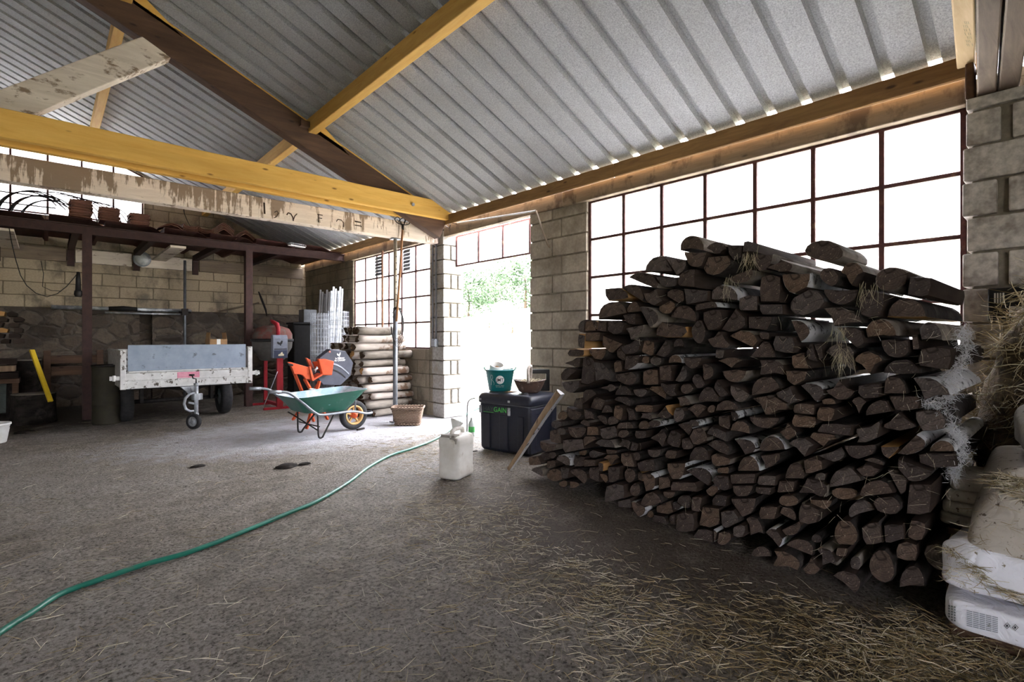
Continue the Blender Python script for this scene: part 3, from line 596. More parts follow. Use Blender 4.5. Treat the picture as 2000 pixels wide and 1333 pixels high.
def outline(kind, ang):
    """unit outline, each point with a flag: True = the edge starting here is bark"""
    P = []; a = radians(ang)
    if kind == 'R':
        e = rl.uniform(.04, .14); p2, p3 = rl.uniform(0, 6), rl.uniform(0, 6)
        for k in range(14):
            q = 2 * pi * k / 14; r = 1 + e * sin(2 * q + p2) + .05 * sin(3 * q + p3); P.append((r * cos(q), r * sin(q), True))
    elif kind == 'D':
        sp = rl.uniform(82, 98)
        for k in range(10):
            q = radians(-sp + 2 * sp * k / 9); P.append((cos(q) * rl.uniform(.96, 1.03), sin(q), k < 9))
        P.append((rl.uniform(-.02, .06), rl.uniform(-.3, .3), False))
    elif kind == 'W':
        sp = rl.uniform(42, 58)
        for k in range(7):
            q = radians(-sp + 2 * sp * k / 6); P.append((cos(q) * rl.uniform(.96, 1.03), sin(q), k < 6))
        P += [(.45, .45 * sin(radians(sp)) + rl.uniform(-.02, .06), False), (rl.uniform(-.05, .08), rl.uniform(-.1, .1), False), (.45, -.45 * sin(radians(sp)) - rl.uniform(-.02, .06), False)]
    else:
        b = rl.randrange(4); cs = [(1, 1), (-1, 1), (-1, -1), (1, -1)]
        for i, (x, y) in enumerate(cs):
            x *= rl.uniform(.70, 1.0); y *= rl.uniform(.70, 1.0); nx_, ny_ = cs[(i + 1) % 4]
            P.append((x, y, i == b))
            P.append(((x + nx_) / 2 * rl.uniform(1.0, 1.12), (y + ny_) / 2 * rl.uniform(1.0, 1.12), i == b))
        a = rl.uniform(-.25, .25)
    P = [(x * cos(a) - y * sin(a), x * sin(a) + y * cos(a), f) for x, y, f in P]
    xs = [p[0] for p in P]; ys = [p[1] for p in P]
    mx, my = (min(xs) + max(xs)) / 2, (min(ys) + max(ys)) / 2; wx, wy = max(xs) - min(xs), max(ys) - min(ys)
    return [((x - mx) / wx, (y - my) / wy, f) for x, y, f in P]
def clip(poly, px, py, nx_, ny_):
    """keep the side where (p - P).n <= 0"""
    out = []; n = len(poly)
    for i in range(n):
        x0, y0, f0 = poly[i]; x1, y1, f1 = poly[(i + 1) % n]
        d0 = (x0 - px) * nx_ + (y0 - py) * ny_; d1 = (x1 - px) * nx_ + (y1 - py) * ny_
        if d0 <= 0:
            out.append((x0, y0, f0))
            if d1 > 0: t = d0 / (d0 - d1); out.append((x0 + (x1 - x0) * t, y0 + (y1 - y0) * t, False))
        elif d1 <= 0:
            t = d0 / (d0 - d1); out.append((x0 + (x1 - x0) * t, y0 + (y1 - y0) * t, f0))
    return out
def inpoly(x, y, P):
    c = False; n = len(P)
    for i in range(n):
        x0, y0 = P[i][:2]; x1, y1 = P[(i + 1) % n][:2]
        if (y0 > y) != (y1 > y) and x < (x1 - x0) * (y - y0) / (y1 - y0) + x0: c = not c
    return c
def segd(x, y, P):
    b = 9; n = len(P)
    for i in range(n):
        x0, y0 = P[i][:2]; x1, y1 = P[(i + 1) % n][:2]; dx, dy = x1 - x0, y1 - y0
        t = max(0, min(1, ((x - x0) * dx + (y - y0) * dy) / (dx * dx + dy * dy + 1e-12))); b = min(b, math.hypot(x - x0 - dx * t, y - y0 - dy * t))
    return b
LOGS = []
for ox, oy, s, txt in LOGDATA:
    for it in txt.split(';'):
        q = it.split(); x, y, ww, hh = [float(k) for k in q[:4]]; kind = q[4]; ang = float(q[5]); bark = q[6] if len(q) > 6 else 'd'
        px, py, ww, hh = ox + x / s, oy + y / s, ww / s * 1.10, hh / s * 1.10
        c = pilept(px, py)
        poly = []
        for u, v, f in outline(kind, ang):
            p = pilept(px + u * ww, py - v * hh); poly.append((p.x, p.y, f))
        poly = poly[::-1]                    # y runs leftwards in the view: keep the ring order, move each flag to its edge's new start
        poly = [(poly[i][0], poly[i][1], poly[(i + 1) % len(poly)][2]) for i in range(len(poly))]
        ys = [p[0] for p in poly]; zs = [p[1] for p in poly]
        LOGS.append(dict(c=c, poly=poly, kind=kind, bark=bark, r=((max(ys) - min(ys)) * (max(zs) - min(zs))) ** .5 / 2, px=px, py=py))
# neighbours push against each other without passing through: overlapping outlines are parted along their shallowest overlap
def sat(P, Q):
    best = None
    for A in (P, Q):
        for i in range(len(A)):
            ex, ey = A[(i + 1) % len(A)][0] - A[i][0], A[(i + 1) % len(A)][1] - A[i][1]; l = math.hypot(ex, ey)
            if l < 1e-5: continue
            nx_, ny_ = ey / l, -ex / l
            p = [v[0] * nx_ + v[1] * ny_ for v in P]; q = [v[0] * nx_ + v[1] * ny_ for v in Q]
            for s_ in (1, -1):
                hi, lo = (max(p), min(q)) if s_ > 0 else (-min(p), -max(q))
                if hi - lo < -.003: return None
                if best is None or hi - lo < best[0]: best = (hi - lo, nx_ * s_, ny_ * s_, (hi + lo) / 2)
    return best
for a in LOGS: a['cl'] = clip(a['poly'], 0, .006, 0, -1)
for i, a in enumerate(LOGS):
    for b in LOGS[i + 1:]:
        if (a['c'] - b['c']).length > (a['r'] + b['r']) * 2 or len(a['cl']) < 3 or len(b['cl']) < 3: continue
        r = sat(a['cl'], b['cl'])
        if r is None: continue
        _, nx_, ny_, m = r
        A = clip(a['cl'], nx_ * (m - .0025), ny_ * (m - .0025), nx_, ny_); B = clip(b['cl'], nx_ * (m + .0025), ny_ * (m + .0025), -nx_, -ny_)
        if len(A) >= 3 and len(B) >= 3: a['cl'], b['cl'] = A, B
def area(P): return abs(sum(P[i][0] * P[(i + 1) % len(P)][1] - P[(i + 1) % len(P)][0] * P[i][1] for i in range(len(P)))) / 2
LOGS = [a for a in LOGS if area(a['cl']) > .0012]
LOGS = [a for a in LOGS if len(a['cl']) >= 3]
# smaller sticks wedged further back in the gaps
SIL = [(1012, 925), (1065, 835), (1108, 775), (1100, 740), (1112, 690), (1140, 630), (1190, 600), (1270, 515), (1335, 490), (1400, 490), (1500, 510), (1560, 500), (1640, 510), (1720, 560), (1850, 600), (1885, 660), (1880, 900), (1850, 1000), (1830, 1130), (1700, 1150), (1640, 1130), (1500, 1085), (1300, 1025), (1200, 975), (1100, 945)]
SILW = [tuple(pilept(*p)) for p in SIL]
cand = []; polys = [a['cl'] for a in LOGS]; cents = [(a['c'], a['r']) for a in LOGS]
yy = .3
while yy < 3.4:
    zz = .05
    while zz < 1.85:
        if inpoly(yy, zz, SILW):
            near = [polys[k] for k, (c, r) in enumerate(cents) if (c.x - yy) ** 2 + (c.y - zz) ** 2 < (r * 2 + .16) ** 2]
            if not any(inpoly(yy, zz, P) for P in near):
                d = min([segd(yy, zz, P) for P in near] + [.12]); 
                if d > .019: cand.append((d, yy, zz))
        zz += .02
    yy += .02
cand.sort(reverse=True); fill = []
for d, y, z in cand:
    if len(LOGS) + len(fill) >= 299: break
    if all(math.hypot(y - b[1], z - b[2]) > (d + b[0]) * 1.02 for b in fill): fill.append((min(d, .075), y, z))
for d, y, z in fill:
    d *= .96; P = [(y + d * rl.uniform(.9, 1) * cos(2 * pi * k / 10), z + d * rl.uniform(.9, 1) * sin(2 * pi * k / 10), True) for k in range(10)]
    if z - d < .006: continue
    LOGS.append(dict(c=Vector((y, z)), cl=P, kind='S', bark='d', r=d, px=0, py=0))
pass
# name each by its layer and its place in the layer
lay = {}
for a in LOGS: a['lay'] = max(1, int(a['c'].y / .15) + 1); lay.setdefault(a['lay'], []).append(a)
SHAPE = {'R': 'round', 'D': 'half-round', 'W': 'wedge-shaped', 'T': 'slab-sided', 'S': 'thin round'}
BARK = {'d': 'dark', 'b': 'pale birch', 'g': 'grey-barked', 'o': 'orange-faced'}
for k, L in lay.items():
    L.sort(key=lambda a: -a['c'].x)
    for i, a in enumerate(L):
        n = len(L); e = f"{ORD[i + 1]} from left" if i < n / 2 else f"{ORD[n - i]} from right"
        a['lab'] = f"{BARK[a['bark']]} {SHAPE[a['kind']]} firewood log in big woodpile, {ORD[k]} layer up, {e}"
LM = {'d': ['end', 'bark', 'split'], 'b': ['end', 'birch', 'split'], 'g': ['end', 'greybark', 'split'], 'o': ['end', 'bark', 'fresh']}
for a in LOGS:
    c = Vector((sum(p[0] for p in a['cl']) / len(a['cl']), sum(p[1] for p in a['cl']) / len(a['cl'])))
    x0 = PILE_A + PILE_K * c.x + rl.uniform(-.02, .02)
    if a['kind'] == 'S': x0 += rl.uniform(.03, .10)
    P0 = a['cl']; a['cl'] = [(c.x + (p[0] - c.x) * (1 - min(.12, .0035 / a['r'])), c.y + (p[1] - c.y) * (1 - min(.12, .0035 / a['r'])), p[2]) for p in P0]
    Ln = .42 if abs(a['px'] - 1611) < 2 and abs(a['py'] - 490.6) < 2 else rl.uniform(.93, 1.05) if a['c'].y > .25 else rl.uniform(.9, 1.0)
    P = [(p[0] - c.x, p[1] - c.y, p[2]) for p in a['cl']]
    # soften corners: cut every long edge once so the sides can be lumpy
    Q = []
    for i in range(len(P)):
        p, q = P[i], P[(i + 1) % len(P)]; Q.append(p)
        if math.hypot(q[0] - p[0], q[1] - p[1]) > .05: Q.append(((p[0] + q[0]) / 2, (p[1] + q[1]) / 2, p[2]))
    n = len(Q); mb = MB(); xs = [0, .012, Ln * .33, Ln * .66, Ln - .012, Ln]; sk = [.93, 1.0, .985, .975, .965, .90]; sx = rl.uniform(0, 50)
    vs = [(rl.uniform(-.006, .006), 0, 0)]
    for xi, s_ in zip(xs, sk):
        for k, (y, z, f) in enumerate(Q):
            w_ = s_ - .05 * abs(noise.noise(Vector((sx + xi * 2.2, y * 14, z * 14))))
            vs.append((xi + (rl.uniform(-.005, .005) if 0 < xi < Ln else 0), y * w_, z * w_))
    vs.append((Ln, 0, 0)); mb.v = vs; R = len(xs)
    for k in range(n):
        k2 = (k + 1) % n
        mb.f.append([0, 1 + k2, 1 + k]); mb.m.append(0); mb.sm.append(False)
        for i in range(R - 1):
            o_ = 1 + i * n; mb.f.append([o_ + k, o_ + k2, o_ + n + k2, o_ + n + k]); mb.m.append(1 if Q[k][2] else 2); mb.sm.append(True)
        o_ = 1 + (R - 1) * n; mb.f.append([len(vs) - 1, o_ + k, o_ + k2]); mb.m.append(0); mb.sm.append(False)
    me = mb.mesh('firewood_log')
    for m in LM[a['bark']]: me.materials.append(M[m])
    o = bpy.data.objects.new('firewood_log', me); COL.objects.link(o); o.location = (x0, c.x, c.y)
    tag(o, a['lab'], 'log', 'firewood logs in the large woodpile')
    e = o.modifiers.new('edges', 'EDGE_SPLIT'); e.split_angle = radians(40)
# the long split slab leaning on the pile's near end
pa = onz(1003, 922); pb = onx(1106, 772, 3.22)
d = (pb - pa); Ls = d.length; d.normalize(); sd = Vector((0, 0, 1)).cross(d).normalized(); up = d.cross(sd)
MM = Matrix((d, sd, up)).transposed().to_4x4(); MM.translation = pa + Vector((.0, .045, .0))
mb = MB(); vs = []; nseg = 16
for i in range(nseg + 1):
    t = i / nseg; wv = .075 * (0.55 + .45 * min(1, t * 2.2)) ; o_ = .012 * sin(t * 7)
    for k in range(10):
        q = pi * k / 9; y = cos(q) * wv; z = sin(q) * .075 * (.6 + .4 * t); vs.append(MM @ Vector((t * Ls, y * .45 + o_ + .0, -z if False else z * .9)))
fs = []
for i in range(nseg):
    for k in range(9): fs.append((i * 10 + k, i * 10 + k + 1, (i + 1) * 10 + k + 1, (i + 1) * 10 + k))
mb.add(vs, fs, 0, True)
mb.add([], []); 
o_ = 0
for i in range(nseg): mb.f.append([i * 10, (i + 1) * 10, (i + 1) * 10 + 9, i * 10 + 9]); mb.m.append(1); mb.sm.append(False)
mb.f.append(list(range(10))); mb.m.append(1); mb.sm.append(False); mb.f.append([nseg * 10 + k for k in range(10)][::-1]); mb.m.append(1); mb.sm.append(False)
o = mb.build('split_slab', [M['grey_wood_z'], M['birch']]); tag(o, 'long split log slab leaning against the left end of the woodpile', 'slab')
# ================================================================ THE SECOND STACK, one-metre logs by the far window
rs = random.Random(9); y0 = 7.12; LAYZ = .0
for r in range(11):
    ncol = 9 if r < 9 else (7 if r == 9 else 5); hr = rs.uniform(.052, .074); yy = y0 + .02 * r - (.05 if r % 2 else 0)
    for k in range(ncol):
        rad = hr * rs.uniform(.82, 1.0); yy += rad; zz = LAYZ + hr + rs.uniform(-.006, .006) + .003
        x0 = 3.55 + rs.uniform(-.10, .10) + (-.05 if r >= 5 else .04) + (.10 if r == 10 and k == 0 else 0); x1 = min(4.36, x0 + rs.uniform(.72, .86))
        pts = []; rr = []; ax = rs.uniform(-.014, .014); az = rs.uniform(-.008, .008); tp = rs.uniform(-.12, .12)
        for i in range(8):
            t = i / 7; pts.append((x0 + (x1 - x0) * t, yy + ax * sin(pi * t), zz + az * sin(pi * t))); rr.append(rad * (1 + tp * (t - .5)) * rs.uniform(.93, 1.03))
        mb = MB(); mb.tube(pts, rr, 11, 0, caps=False); sd = rs.uniform(0, 99); ov = rs.uniform(.86, 1.0); oa = rs.uniform(0, pi)
        for q in range(88):
            v = Vector(mb.v[q]); p = Vector(pts[q // 11]); d = v - p; an = math.atan2(d.z, d.y) - oa; d = d * (1 + .13 * noise.noise(Vector((sd + v.x * 4, d.y * 20, d.z * 20)))) * (ov + (1 - ov) * abs(cos(an)))
            if q < 11: d.x += rs.uniform(-.035, .02)
            mb.v[q] = tuple(p + d)
        c = len(mb.v); mb.v.append((x0 + rs.uniform(-.01, .05), yy + rs.uniform(-.015, .015), zz + rs.uniform(-.012, .012))); c2 = len(mb.v); mb.v.append((x1, yy, zz))
        for q in range(11):
            mb.f.append([q, (q + 1) % 11, c]); mb.m.append(1); mb.sm.append(False)
            mb.f.append([77 + q, 77 + (q + 1) % 11, c2]); mb.m.append(1); mb.sm.append(False)
        o = mb.build('stacked_log', [M['oldbark' if rs.random() < .7 else 'greybark'], M['rotten'] if not (r, k) in ((8, 2), (7, 1), (5, 0)) else M['fresh']])
        tag(o, f"long log stacked by far window, {ORD[r + 1]} row up, {ORD[k + 1]} from front", 'log', 'long logs stacked by the far window')
        yy += rad * 1.02
    LAYZ += hr * 1.93
# ================================================================ BACK OF THE BARN: steel storage deck
YS = 9.8
zb = ony(170, 459, YS).z; BH = .135
mb = MB(); mb.box(-6.2, 4.38, YS - .05, YS + .05, zb, zb + .012); mb.box(-6.2, 4.38, YS - .05, YS + .05, zb + BH - .012, zb + BH); mb.box(-6.2, 4.38, YS - .005, YS + .005, zb, zb + BH)
tag(mb.build('deck_beam', M['rust_steel']), 'long maroon steel beam carrying the front of the storage deck', 'beam')
for px, lab in ((170, 'maroon steel post under the storage deck, left of the trailer'), (485, 'maroon steel post under the storage deck, right of the trailer')):
    p = ony(px, 600, YS); mb = MB()
    mb.box(p.x - .055, p.x + .055, YS - .06, YS - .048, 0, zb); mb.box(p.x - .055, p.x + .055, YS + .048, YS + .06, 0, zb); mb.box(p.x - .005, p.x + .005, YS - .05, YS + .05, 0, zb)
    tag(mb.build('steel_post', M['rust_steel']), lab, 'post')
for i, x in enumerate((-.6, .32, 1.25, 2.2, 3.2)):
    tag(MB().box(x - .045, x + .045, YS + .055, YB - .06, zb + .01, zb + .115).build('deck_joist', M['rust_steel']), f'dark joist under the storage deck, {ORD[i + 1]} from the left', 'beam', 'deck joists')
    tag(MB().box(x - .05, x + .05, YB - .10, YB - .06, 2.45, zb + .01).build('joist_bracket', M['rust_steel']), f'dark bracket on the back wall under deck joist, {ORD[i + 1]} from left', 'bracket', 'deck joist brackets')
# folded red sheets laid as the deck
zd = zb + BH
xs = [-6.2]; prof = [(-6.2, .0)]; x = -1.35
edges = [onx_ for onx_ in (ony(92, 410, YS).x, ony(202, 420, YS).x, ony(316, 440, YS).x, ony(405, 458, YS).x, ony(495, 470, YS).x, ony(570, 480, YS).x, ony(640, 490, YS).x)]
prof = [(-6.2, .055), (edges[0] - .06, .055)]
for e0, e1 in zip(edges[:-1], edges[1:]):
    prof += [(e0 - .03, .0), (e0 + .015, .002), (e0 + .02, .085), (e1 - .16, .07), (e1 - .10, .05)]
prof += [(edges[-1] + .02, .01), (4.3, .01)]
prof[0] = (-4.8, .055)
mb = MB(); n = len(prof); vs = [(x, y, zd + .004 + h) for y in (YS - .11, YB - .02) for x, h in prof] + [(x, y, zd + .008 + h) for y in (YS - .11, YB - .02) for x, h in prof]
fs = [(i, i + 1, n + i + 1, n + i) for i in range(n - 1)] + [(2 * n + i, 2 * n + i + 1, 3 * n + i + 1, 3 * n + i) for i in range(n - 1)] + [(i, i + 1, 2 * n + i + 1, 2 * n + i) for i in range(n - 1)]
mb.add(vs, fs); tag(mb.build('deck_sheet', M['rust_sheet']), 'folded rust red sheets forming the storage deck', 'sheet')
# ledger along the back wall
def led(a, b, name, lab, m, z0=2.52, z1=2.755, y0=YB - .09): return tag(MB().box(a, b, y0, YB - .031, z0, z1).build(name, m, bevel=.006), lab, 'board')
led(-3.0, .26, 'wall_ledger', 'brown ledger board on the back wall, left end', M['grey_wood'])
led(.38, 1.18, 'wall_ledger', 'pale flaking ledger board on the back wall behind the left post', M['white_strut'])
led(1.32, 2.14, 'wall_ledger', 'pale ledger board on the back wall behind the thin prop', M['white_strut'])
led(2.27, 4.3, 'wall_ledger', 'dark ledger board on the back wall, right end', M['grey_wood'])
for (xa, ya), (xb_, yb_), lab in (((342, 480), (330, 500), 'pale plank lying under the deck above the thin prop'), ((8, 446), (40, 470), 'pale plank lying under the deck at the far left')):
    a = ony(xa, ya, YS + .35); b_ = ony(xb_, yb_, YB - .25)
    tag(MB().box(a.x - .11, a.x + .11, YS + .07, YB - .12, zb - .05, zb - .012).build('loose_plank', M['white_strut'], bevel=.004), lab, 'plank')
# things on the deck ------------------------------------------------
def on_deck(px, py, dy=.1): return ony(px, py, YS + dy)
def tile_flat(): 
    m = MB(); m.box(-.125, .125, -.2, .2, 0, .018); m.box(-.125, -.105, -.2, .2, .018, .026); m.box(.105, .125, -.2, .2, -.006, 0); m.box(-.1, .1, -.2, -.185, .018, .028); return m
proto = tile_flat().build('clay_tile', M['terracotta'], bevel=.003, fix=False)
first = [proto]
def put_tile(loc, rz, label, group):
    if first: o = first.pop()
    else: o = proto.copy(); COL.objects.link(o)
    o.location = loc; o.rotation_euler = (random.uniform(-.03, .03), random.uniform(-.05, .05), rz); tag(o, label, 'tile', group)
top = .085 + zd + .01
for s_, (px, n, nm) in enumerate(((157, 9, 'leftmost'), (212, 7, 'middle'), (270, 6, 'right'))):
    b = on_deck(px, 420, .14)
    for k in range(n):
        put_tile((b.x + random.uniform(-.012, .012), YS + .14 + random.uniform(-.015, .015), top + .008 + k * .029), random.uniform(-.04, .04), f'flat clay tile in {nm} of three flat stacks on deck, {ORD[k + 1]} up', 'flat clay tiles stacked on the deck')
def wavy(profile, ln, th=.014):
    n = len(profile); m = MB(); vs = [(x, y, z) for y in (0, ln) for x, z in profile] + [(x, y, z - th) for y in (0, ln) for x, z in profile]
    f = [(i, i + 1, n + i + 1, n + i) for i in range(n - 1)] + [(2 * n + i, 3 * n + i, 3 * n + i + 1, 2 * n + i + 1) for i in range(n - 1)]
    f += [(i, 2 * n + i, 2 * n + i + 1, i + 1) for i in range(n - 1)] + [(n + i, n + i + 1, 3 * n + i + 1, 3 * n + i) for i in range(n - 1)] + [(0, n, 3 * n, 2 * n), (n - 1, 3 * n - 1, 4 * n - 1, 2 * n - 1)]
    m.add(vs, f); return m
S1 = wavy([(-.11, .028), (-.095, .03), (-.075, .006), (-.03, 0), (.04, 0), (.08, .008), (.105, .03)], .38)
wob = None
for px, n, nm in ((372, 5, 'left'), (402, 4, 'right')):
    b = on_deck(px, 450, .1)
    for k in range(n):
        if wob is None: o = wob = S1.build('curved_tile', M['terracotta'], fix=False)
        else: o = wob.copy(); COL.objects.link(o)
        o.location = (b.x, YS + .05, top + .016 + k * .02); o.rotation_euler = (0, 0, random.uniform(-.03, .03))
        tag(o, f'curved clay tile in the {nm} of two curved stacks on the deck, {ORD[k + 1]} up', 'tile', 'curved clay tiles on the deck')
S2 = wavy([(-.16, -.085), (-.10, -.04), (-.035, .02), (0, .035), (.035, .02), (.10, -.03), (.16, -.085)], .36); rp = None
for px, n, nm in ((436, 5, 'taller'), (478, 3, 'lower')):
    b = on_deck(px, 455, .1)
    for k in range(n):
        if rp is None: o = rp = S2.build('ridge_tile', M['terracotta'], fix=False)
        else: o = rp.copy(); COL.objects.link(o)
        o.location = (b.x, YS + .05, top - .02 + .115 - .008 + k * .027 - (.03 if nm == 'lower' else 0)); o.rotation_euler = (0, 0, 0)
        tag(o, f'angled ridge tile nested in the {nm} ridge stack on the deck, {ORD[k + 1]} up', 'tile', 'nested ridge tiles on the deck')
b = on_deck(333, 446, .1); S3 = wavy([(-.17, -.02), (-.08, .03), (0, .055), (.09, .035), (.17, -.02)], .36)
o = S3.build('ridge_tile', M['terracotta'], fix=False); o.location = (b.x, YS + .05, top + .036); tag(o, 'single broad ridge tile beside the flat stacks on the deck', 'tile')
o = S3.build('ridge_tile', M['terracotta'], fix=False); o.location = (b.x + .03, YS + .08, top + .062); tag(o, 'broad ridge tile lying over the single one on the deck', 'tile')
# bent hoops leaning on the deck in front of the high window
hoop = 0
def hoop_obj(pts, r, lab):
    o = MB().tube(pts, r, 6).build('tube_hoop', M['dark_metal']); tag(o, lab, 'hoop', 'bent tube hoops on the deck')
for k in range(8):
    y = YS + .5 + .08 * k; c = ony(2 + 7.5 * k, 400, y); R = .40 + .03 * (k % 3)
    hoop_obj([(c.x + .30 - R * cos(a) * .9, y + .1 * sin(a), top + .01 + R * sin(a)) for a in [pi * i / 14 * .8 for i in range(15)]], .009, f'bent dark hoop in the left bunch on the deck, {ORD[k + 1]} from left')
for k in range(7):
    y = YS + .55 + .06 * k; c = ony(168 + 13 * k, 425, y); R = .46
    hoop_obj([(c.x - .32 + R * sin(a), y, top + .01 + R * cos(a) * .95) for a in [-.25 + (pi / 2 + .25) * i / 14 for i in range(15)]], .008, f'bent dark hoop behind the flat tile stacks on the deck, {ORD[k + 1]} from left')
for k, (zz, lab) in enumerate(((.18, 'lower'), (.33, 'upper'))):
    a = ony(-5, 420, YS + .5); hoop_obj([(a.x - .2, YS + .47, top + zz), (a.x + .62, YS + .47, top + zz + .01)], .01, f'{lab} straight tube tied across the left bunch of hoops')
# two slim light fittings on the beam
b = ony(580, 476, YS - .1); t = thing('light_fitting', 'slim caged light fitting lying on the edge of the deck', 'lamp', (b.x, YS - .09, zd + .03), .35)
m = MB(); m.box(-.16, .16, -.045, .045, 0, .02); m.build('housing', M['white_plastic'], t, .004)
m = MB()
for y in (-.045, 0, .045): m.tube([(-.17, y, .02), (-.16, y, .05), (.16, y, .05), (.17, y, .02)], .004, 5)
for x in (-.11, -.05, .01, .07, .12): m.tube([(x, -.045, .05), (x, .045, .05)], .003, 5)
m.build('wire_cage', M['galv'], t)
# round bulkhead lamp on the ledger
p = ony(277, 507, YB - .1); t = thing('bulkhead_lamp', 'round glass bulkhead lamp on the back wall ledger', 'lamp', (p.x, YB - .09, p.z))
Mx = Rx(radians(90))
MB().lathe([(0, 0), (.13, 0), (.14, .02), (.14, .05), (.115, .06)], 24, Mx).build('rim', M['galv'], t)
g_ = mat('bulkhead glass', (.55, .56, .55), (.35, .36, .36), 12, .2, bump=.1, spec=.6)
MB().lathe([(.118, .055), (.10, .085), (.06, .105), (0, .112)], 24, Mx).build('glass', g_, t)
m = MB(); m.tube([(-.12, -.06, 0), (-.06, -.108, 0), (.06, -.108, 0), (.12, -.06, 0)], .005, 5); m.tube([(0, -.06, -.12), (0, -.112, 0), (0, -.06, .12)], .005, 5); m.build('guard', M['galv'], t)
# long pipes along the wall, resting on the thin prop
zp = ony(200, 604, YB - .28).z
def wpipe(x0, x1, y, z, r, m, lab): tag(MB().tube([(x0, y, z), ((x0 + x1) / 2, y, z - .004), (x1, y, z)], r, 10).build('wall_pipe', m), lab, 'pipe')
wpipe(ony(100, 600, YB - .2).x, ony(375, 600, YB - .2).x, YB - .12, zp + .02, .034, M['galv'], 'thick pale pipe lying along the stone wall behind the trailer')
wpipe(ony(205, 600, YB - .2).x, ony(352, 600, YB - .2).x, YB - .2, zp - .055, .018, M['galv'], 'thin grey pipe below the thick pale pipe on the stone wall')
a = ony(212, 604, YB - .12).x; b_ = ony(268, 604, YB - .12).x
tag(MB().tube([(a, YB - .12, zp + .02), ((a + b_) / 2, YB - .125, zp + .025), (b_, YB - .12, zp + .02)], [.037, .05, .037], 10).build('pipe_wrap', M['black']), 'black wrapping around the middle of the thick pale pipe', 'wrapping')
p = ony(361, 600, YB - .30); t = thing('thin_prop', 'thin grey steel prop standing before the back wall behind the trailer', 'post', (p.x, p.y, 0))
MB().tube([(0, 0, 0), (0, 0, zb - .02)], .024, 10).build('tube', M['tube_grey'], t)
m = MB(); m.box(-.05, .05, -.045, .045, zp - .075, zp + .05); m.tube([(-.10, 0, zp - .02), (.10, 0, zp - .02)], .02, 8); m.build('clamp', M['dark_metal'], t)
# old pick hanging in the corner
t = thing('pickaxe', 'old pickaxe propped against the back wall, behind the right steel post', 'pickaxe', (ony(505, 592, YB - .15).x, YB - .15, ony(505, 592, YB - .15).z))
a = ony(428, 609, YB - .15) - Vector(t.location); m = MB(); m.tube([(.01, 0, 0), a], .018, 8).build('handle', M['grey_wood'], t)
q = [ony(505, 570, YB - .15), ony(511, 585, YB - .15), ony(519, 606, YB - .15), ony(521, 618, YB - .15)]
MB().tube([v - Vector(t.location) for v in q], [.012, .024, .02, .008], 8).build('head', M['dark_metal'], t)
# hanging work lamp with its cable at the left post
p = ony(155, 552, YS - .12); t = thing('hanging_work_lamp', 'dark hand lamp hanging on the left steel post', 'lamp', (p.x - .01, YS - .02, p.z - .12))
t.location.x = ony(170, 600, YS).x - .10
m = MB(); m.tube([(0, 0, .28), (0, 0, .18), (0, 0, .0)], [.02, .03, .035], 10); m.build('body', M['black'], t)
MB().lathe([(.036, -.06), (.05, -.03), (.045, .02), (.03, .04)], 12, T(0, 0, -.02)).build('lamp_cage', M['dark_metal'], t)
cb = [ony(150, 536, YS - .03), ony(143, 545, YS - .03), ony(130, 560, YS - .03), ony(112, 574, YS - .03), ony(92, 580, YS - .03), ony(70, 573, YS - .03), ony(52, 558, YS - .03), ony(40, 538, YS - .03), ony(30, 505, YS - .03), ony(22, 470, YS - .03), ony(18, 446, YS - .03)]
m = MB(); m.tube(cb, .006, 6); tag(m.build('lamp_cable', M['black']), 'dark cable looping from the deck to the hand lamp on the left post', 'cable')
cb = [ony(80, 510, YS + .9), ony(85, 535, YS + .9), ony(83, 560, YS + .9), ony(100, 568, YS + .9), ony(120, 569, YS + .9)]
m = MB(); m.tube(cb, .005, 6); tag(m.build('loose_cable', M['black']), 'thin cable loop hanging against the back wall, inside the lamp cable loop', 'cable')
tag(MB().tube([ony(356, 400, YB - .05), ony(361, 420, YB - .05), ony(368, 436, YB - .05), ony(375, 447, YB - .05)], .006, 6).build('loose_cable', M['black']), 'short dark cable hanging on the gable above the curved tiles', 'cable')

# ================================================================ LEFT EDGE
def cyl_log(name, px, py, r, h, lab, Y, m=None, cat='stump'):
    p = ony(px, py, Y); mb = MB(); n = 16
    for k, (rr, z) in enumerate(((r * 1.04, 0), (r, h * .3), (r * .98, h * .7), (r, h))): pass
    mb.lathe([(r * 1.05, 0), (r, h * .35), (r * .97, h * .8), (r, h - .01), (r * .96, h), (0, h + .004)], n, T(p.x, Y, 0), 0)
    for i in range(len(mb.f)):
        if i >= 3 * n: mb.m[i] = 1
    for i, v in enumerate(mb.v): 
        if v[2] < h - .02: q = 1 + .05 * noise.noise(Vector(v) * 6); mb.v[i] = (p.x + (v[0] - p.x) * q, Y + (v[1] - Y) * q, v[2])
    tag(mb.build(name, [M['bark'], M['greybark']]), lab, cat)
cyl_log('wood_stump', 48, 700, .20, .86, 'tall dark chopping stump standing by the stone wall at far left', 10.9)
cyl_log('wood_stump', 66, 760, .24, .42, 'low wide stump behind the leaning yellow bar', 9.9)
a = ony(62, 684, 9.55); b_ = onz(97, 800); b_ = ony(99, 786, 9.25); b_.z = max(b_.z, .02)
b_ = onz(101, 787.5 + 22); 
t0 = Vector((a.x, 9.55, a.z)); t1 = ony(99, 785, 9.2); 
mb = MB(); mb.beam((t1.x, t1.y, t1.z), t0, .055, .028); o = mb.build('yellow_level', mat('yellow painted bar', (.72, .50, .02), (.60, .40, .02), 8, .5, bump=.05), bevel=.004); tag(o, 'yellow bar leaning on the low stump at the left', 'bar')
t = thing('low_bench', 'rough plank bench against the stone wall behind the left steel post', 'bench', (ony(140, 700, YB - .35).x, YB - .30, 0))
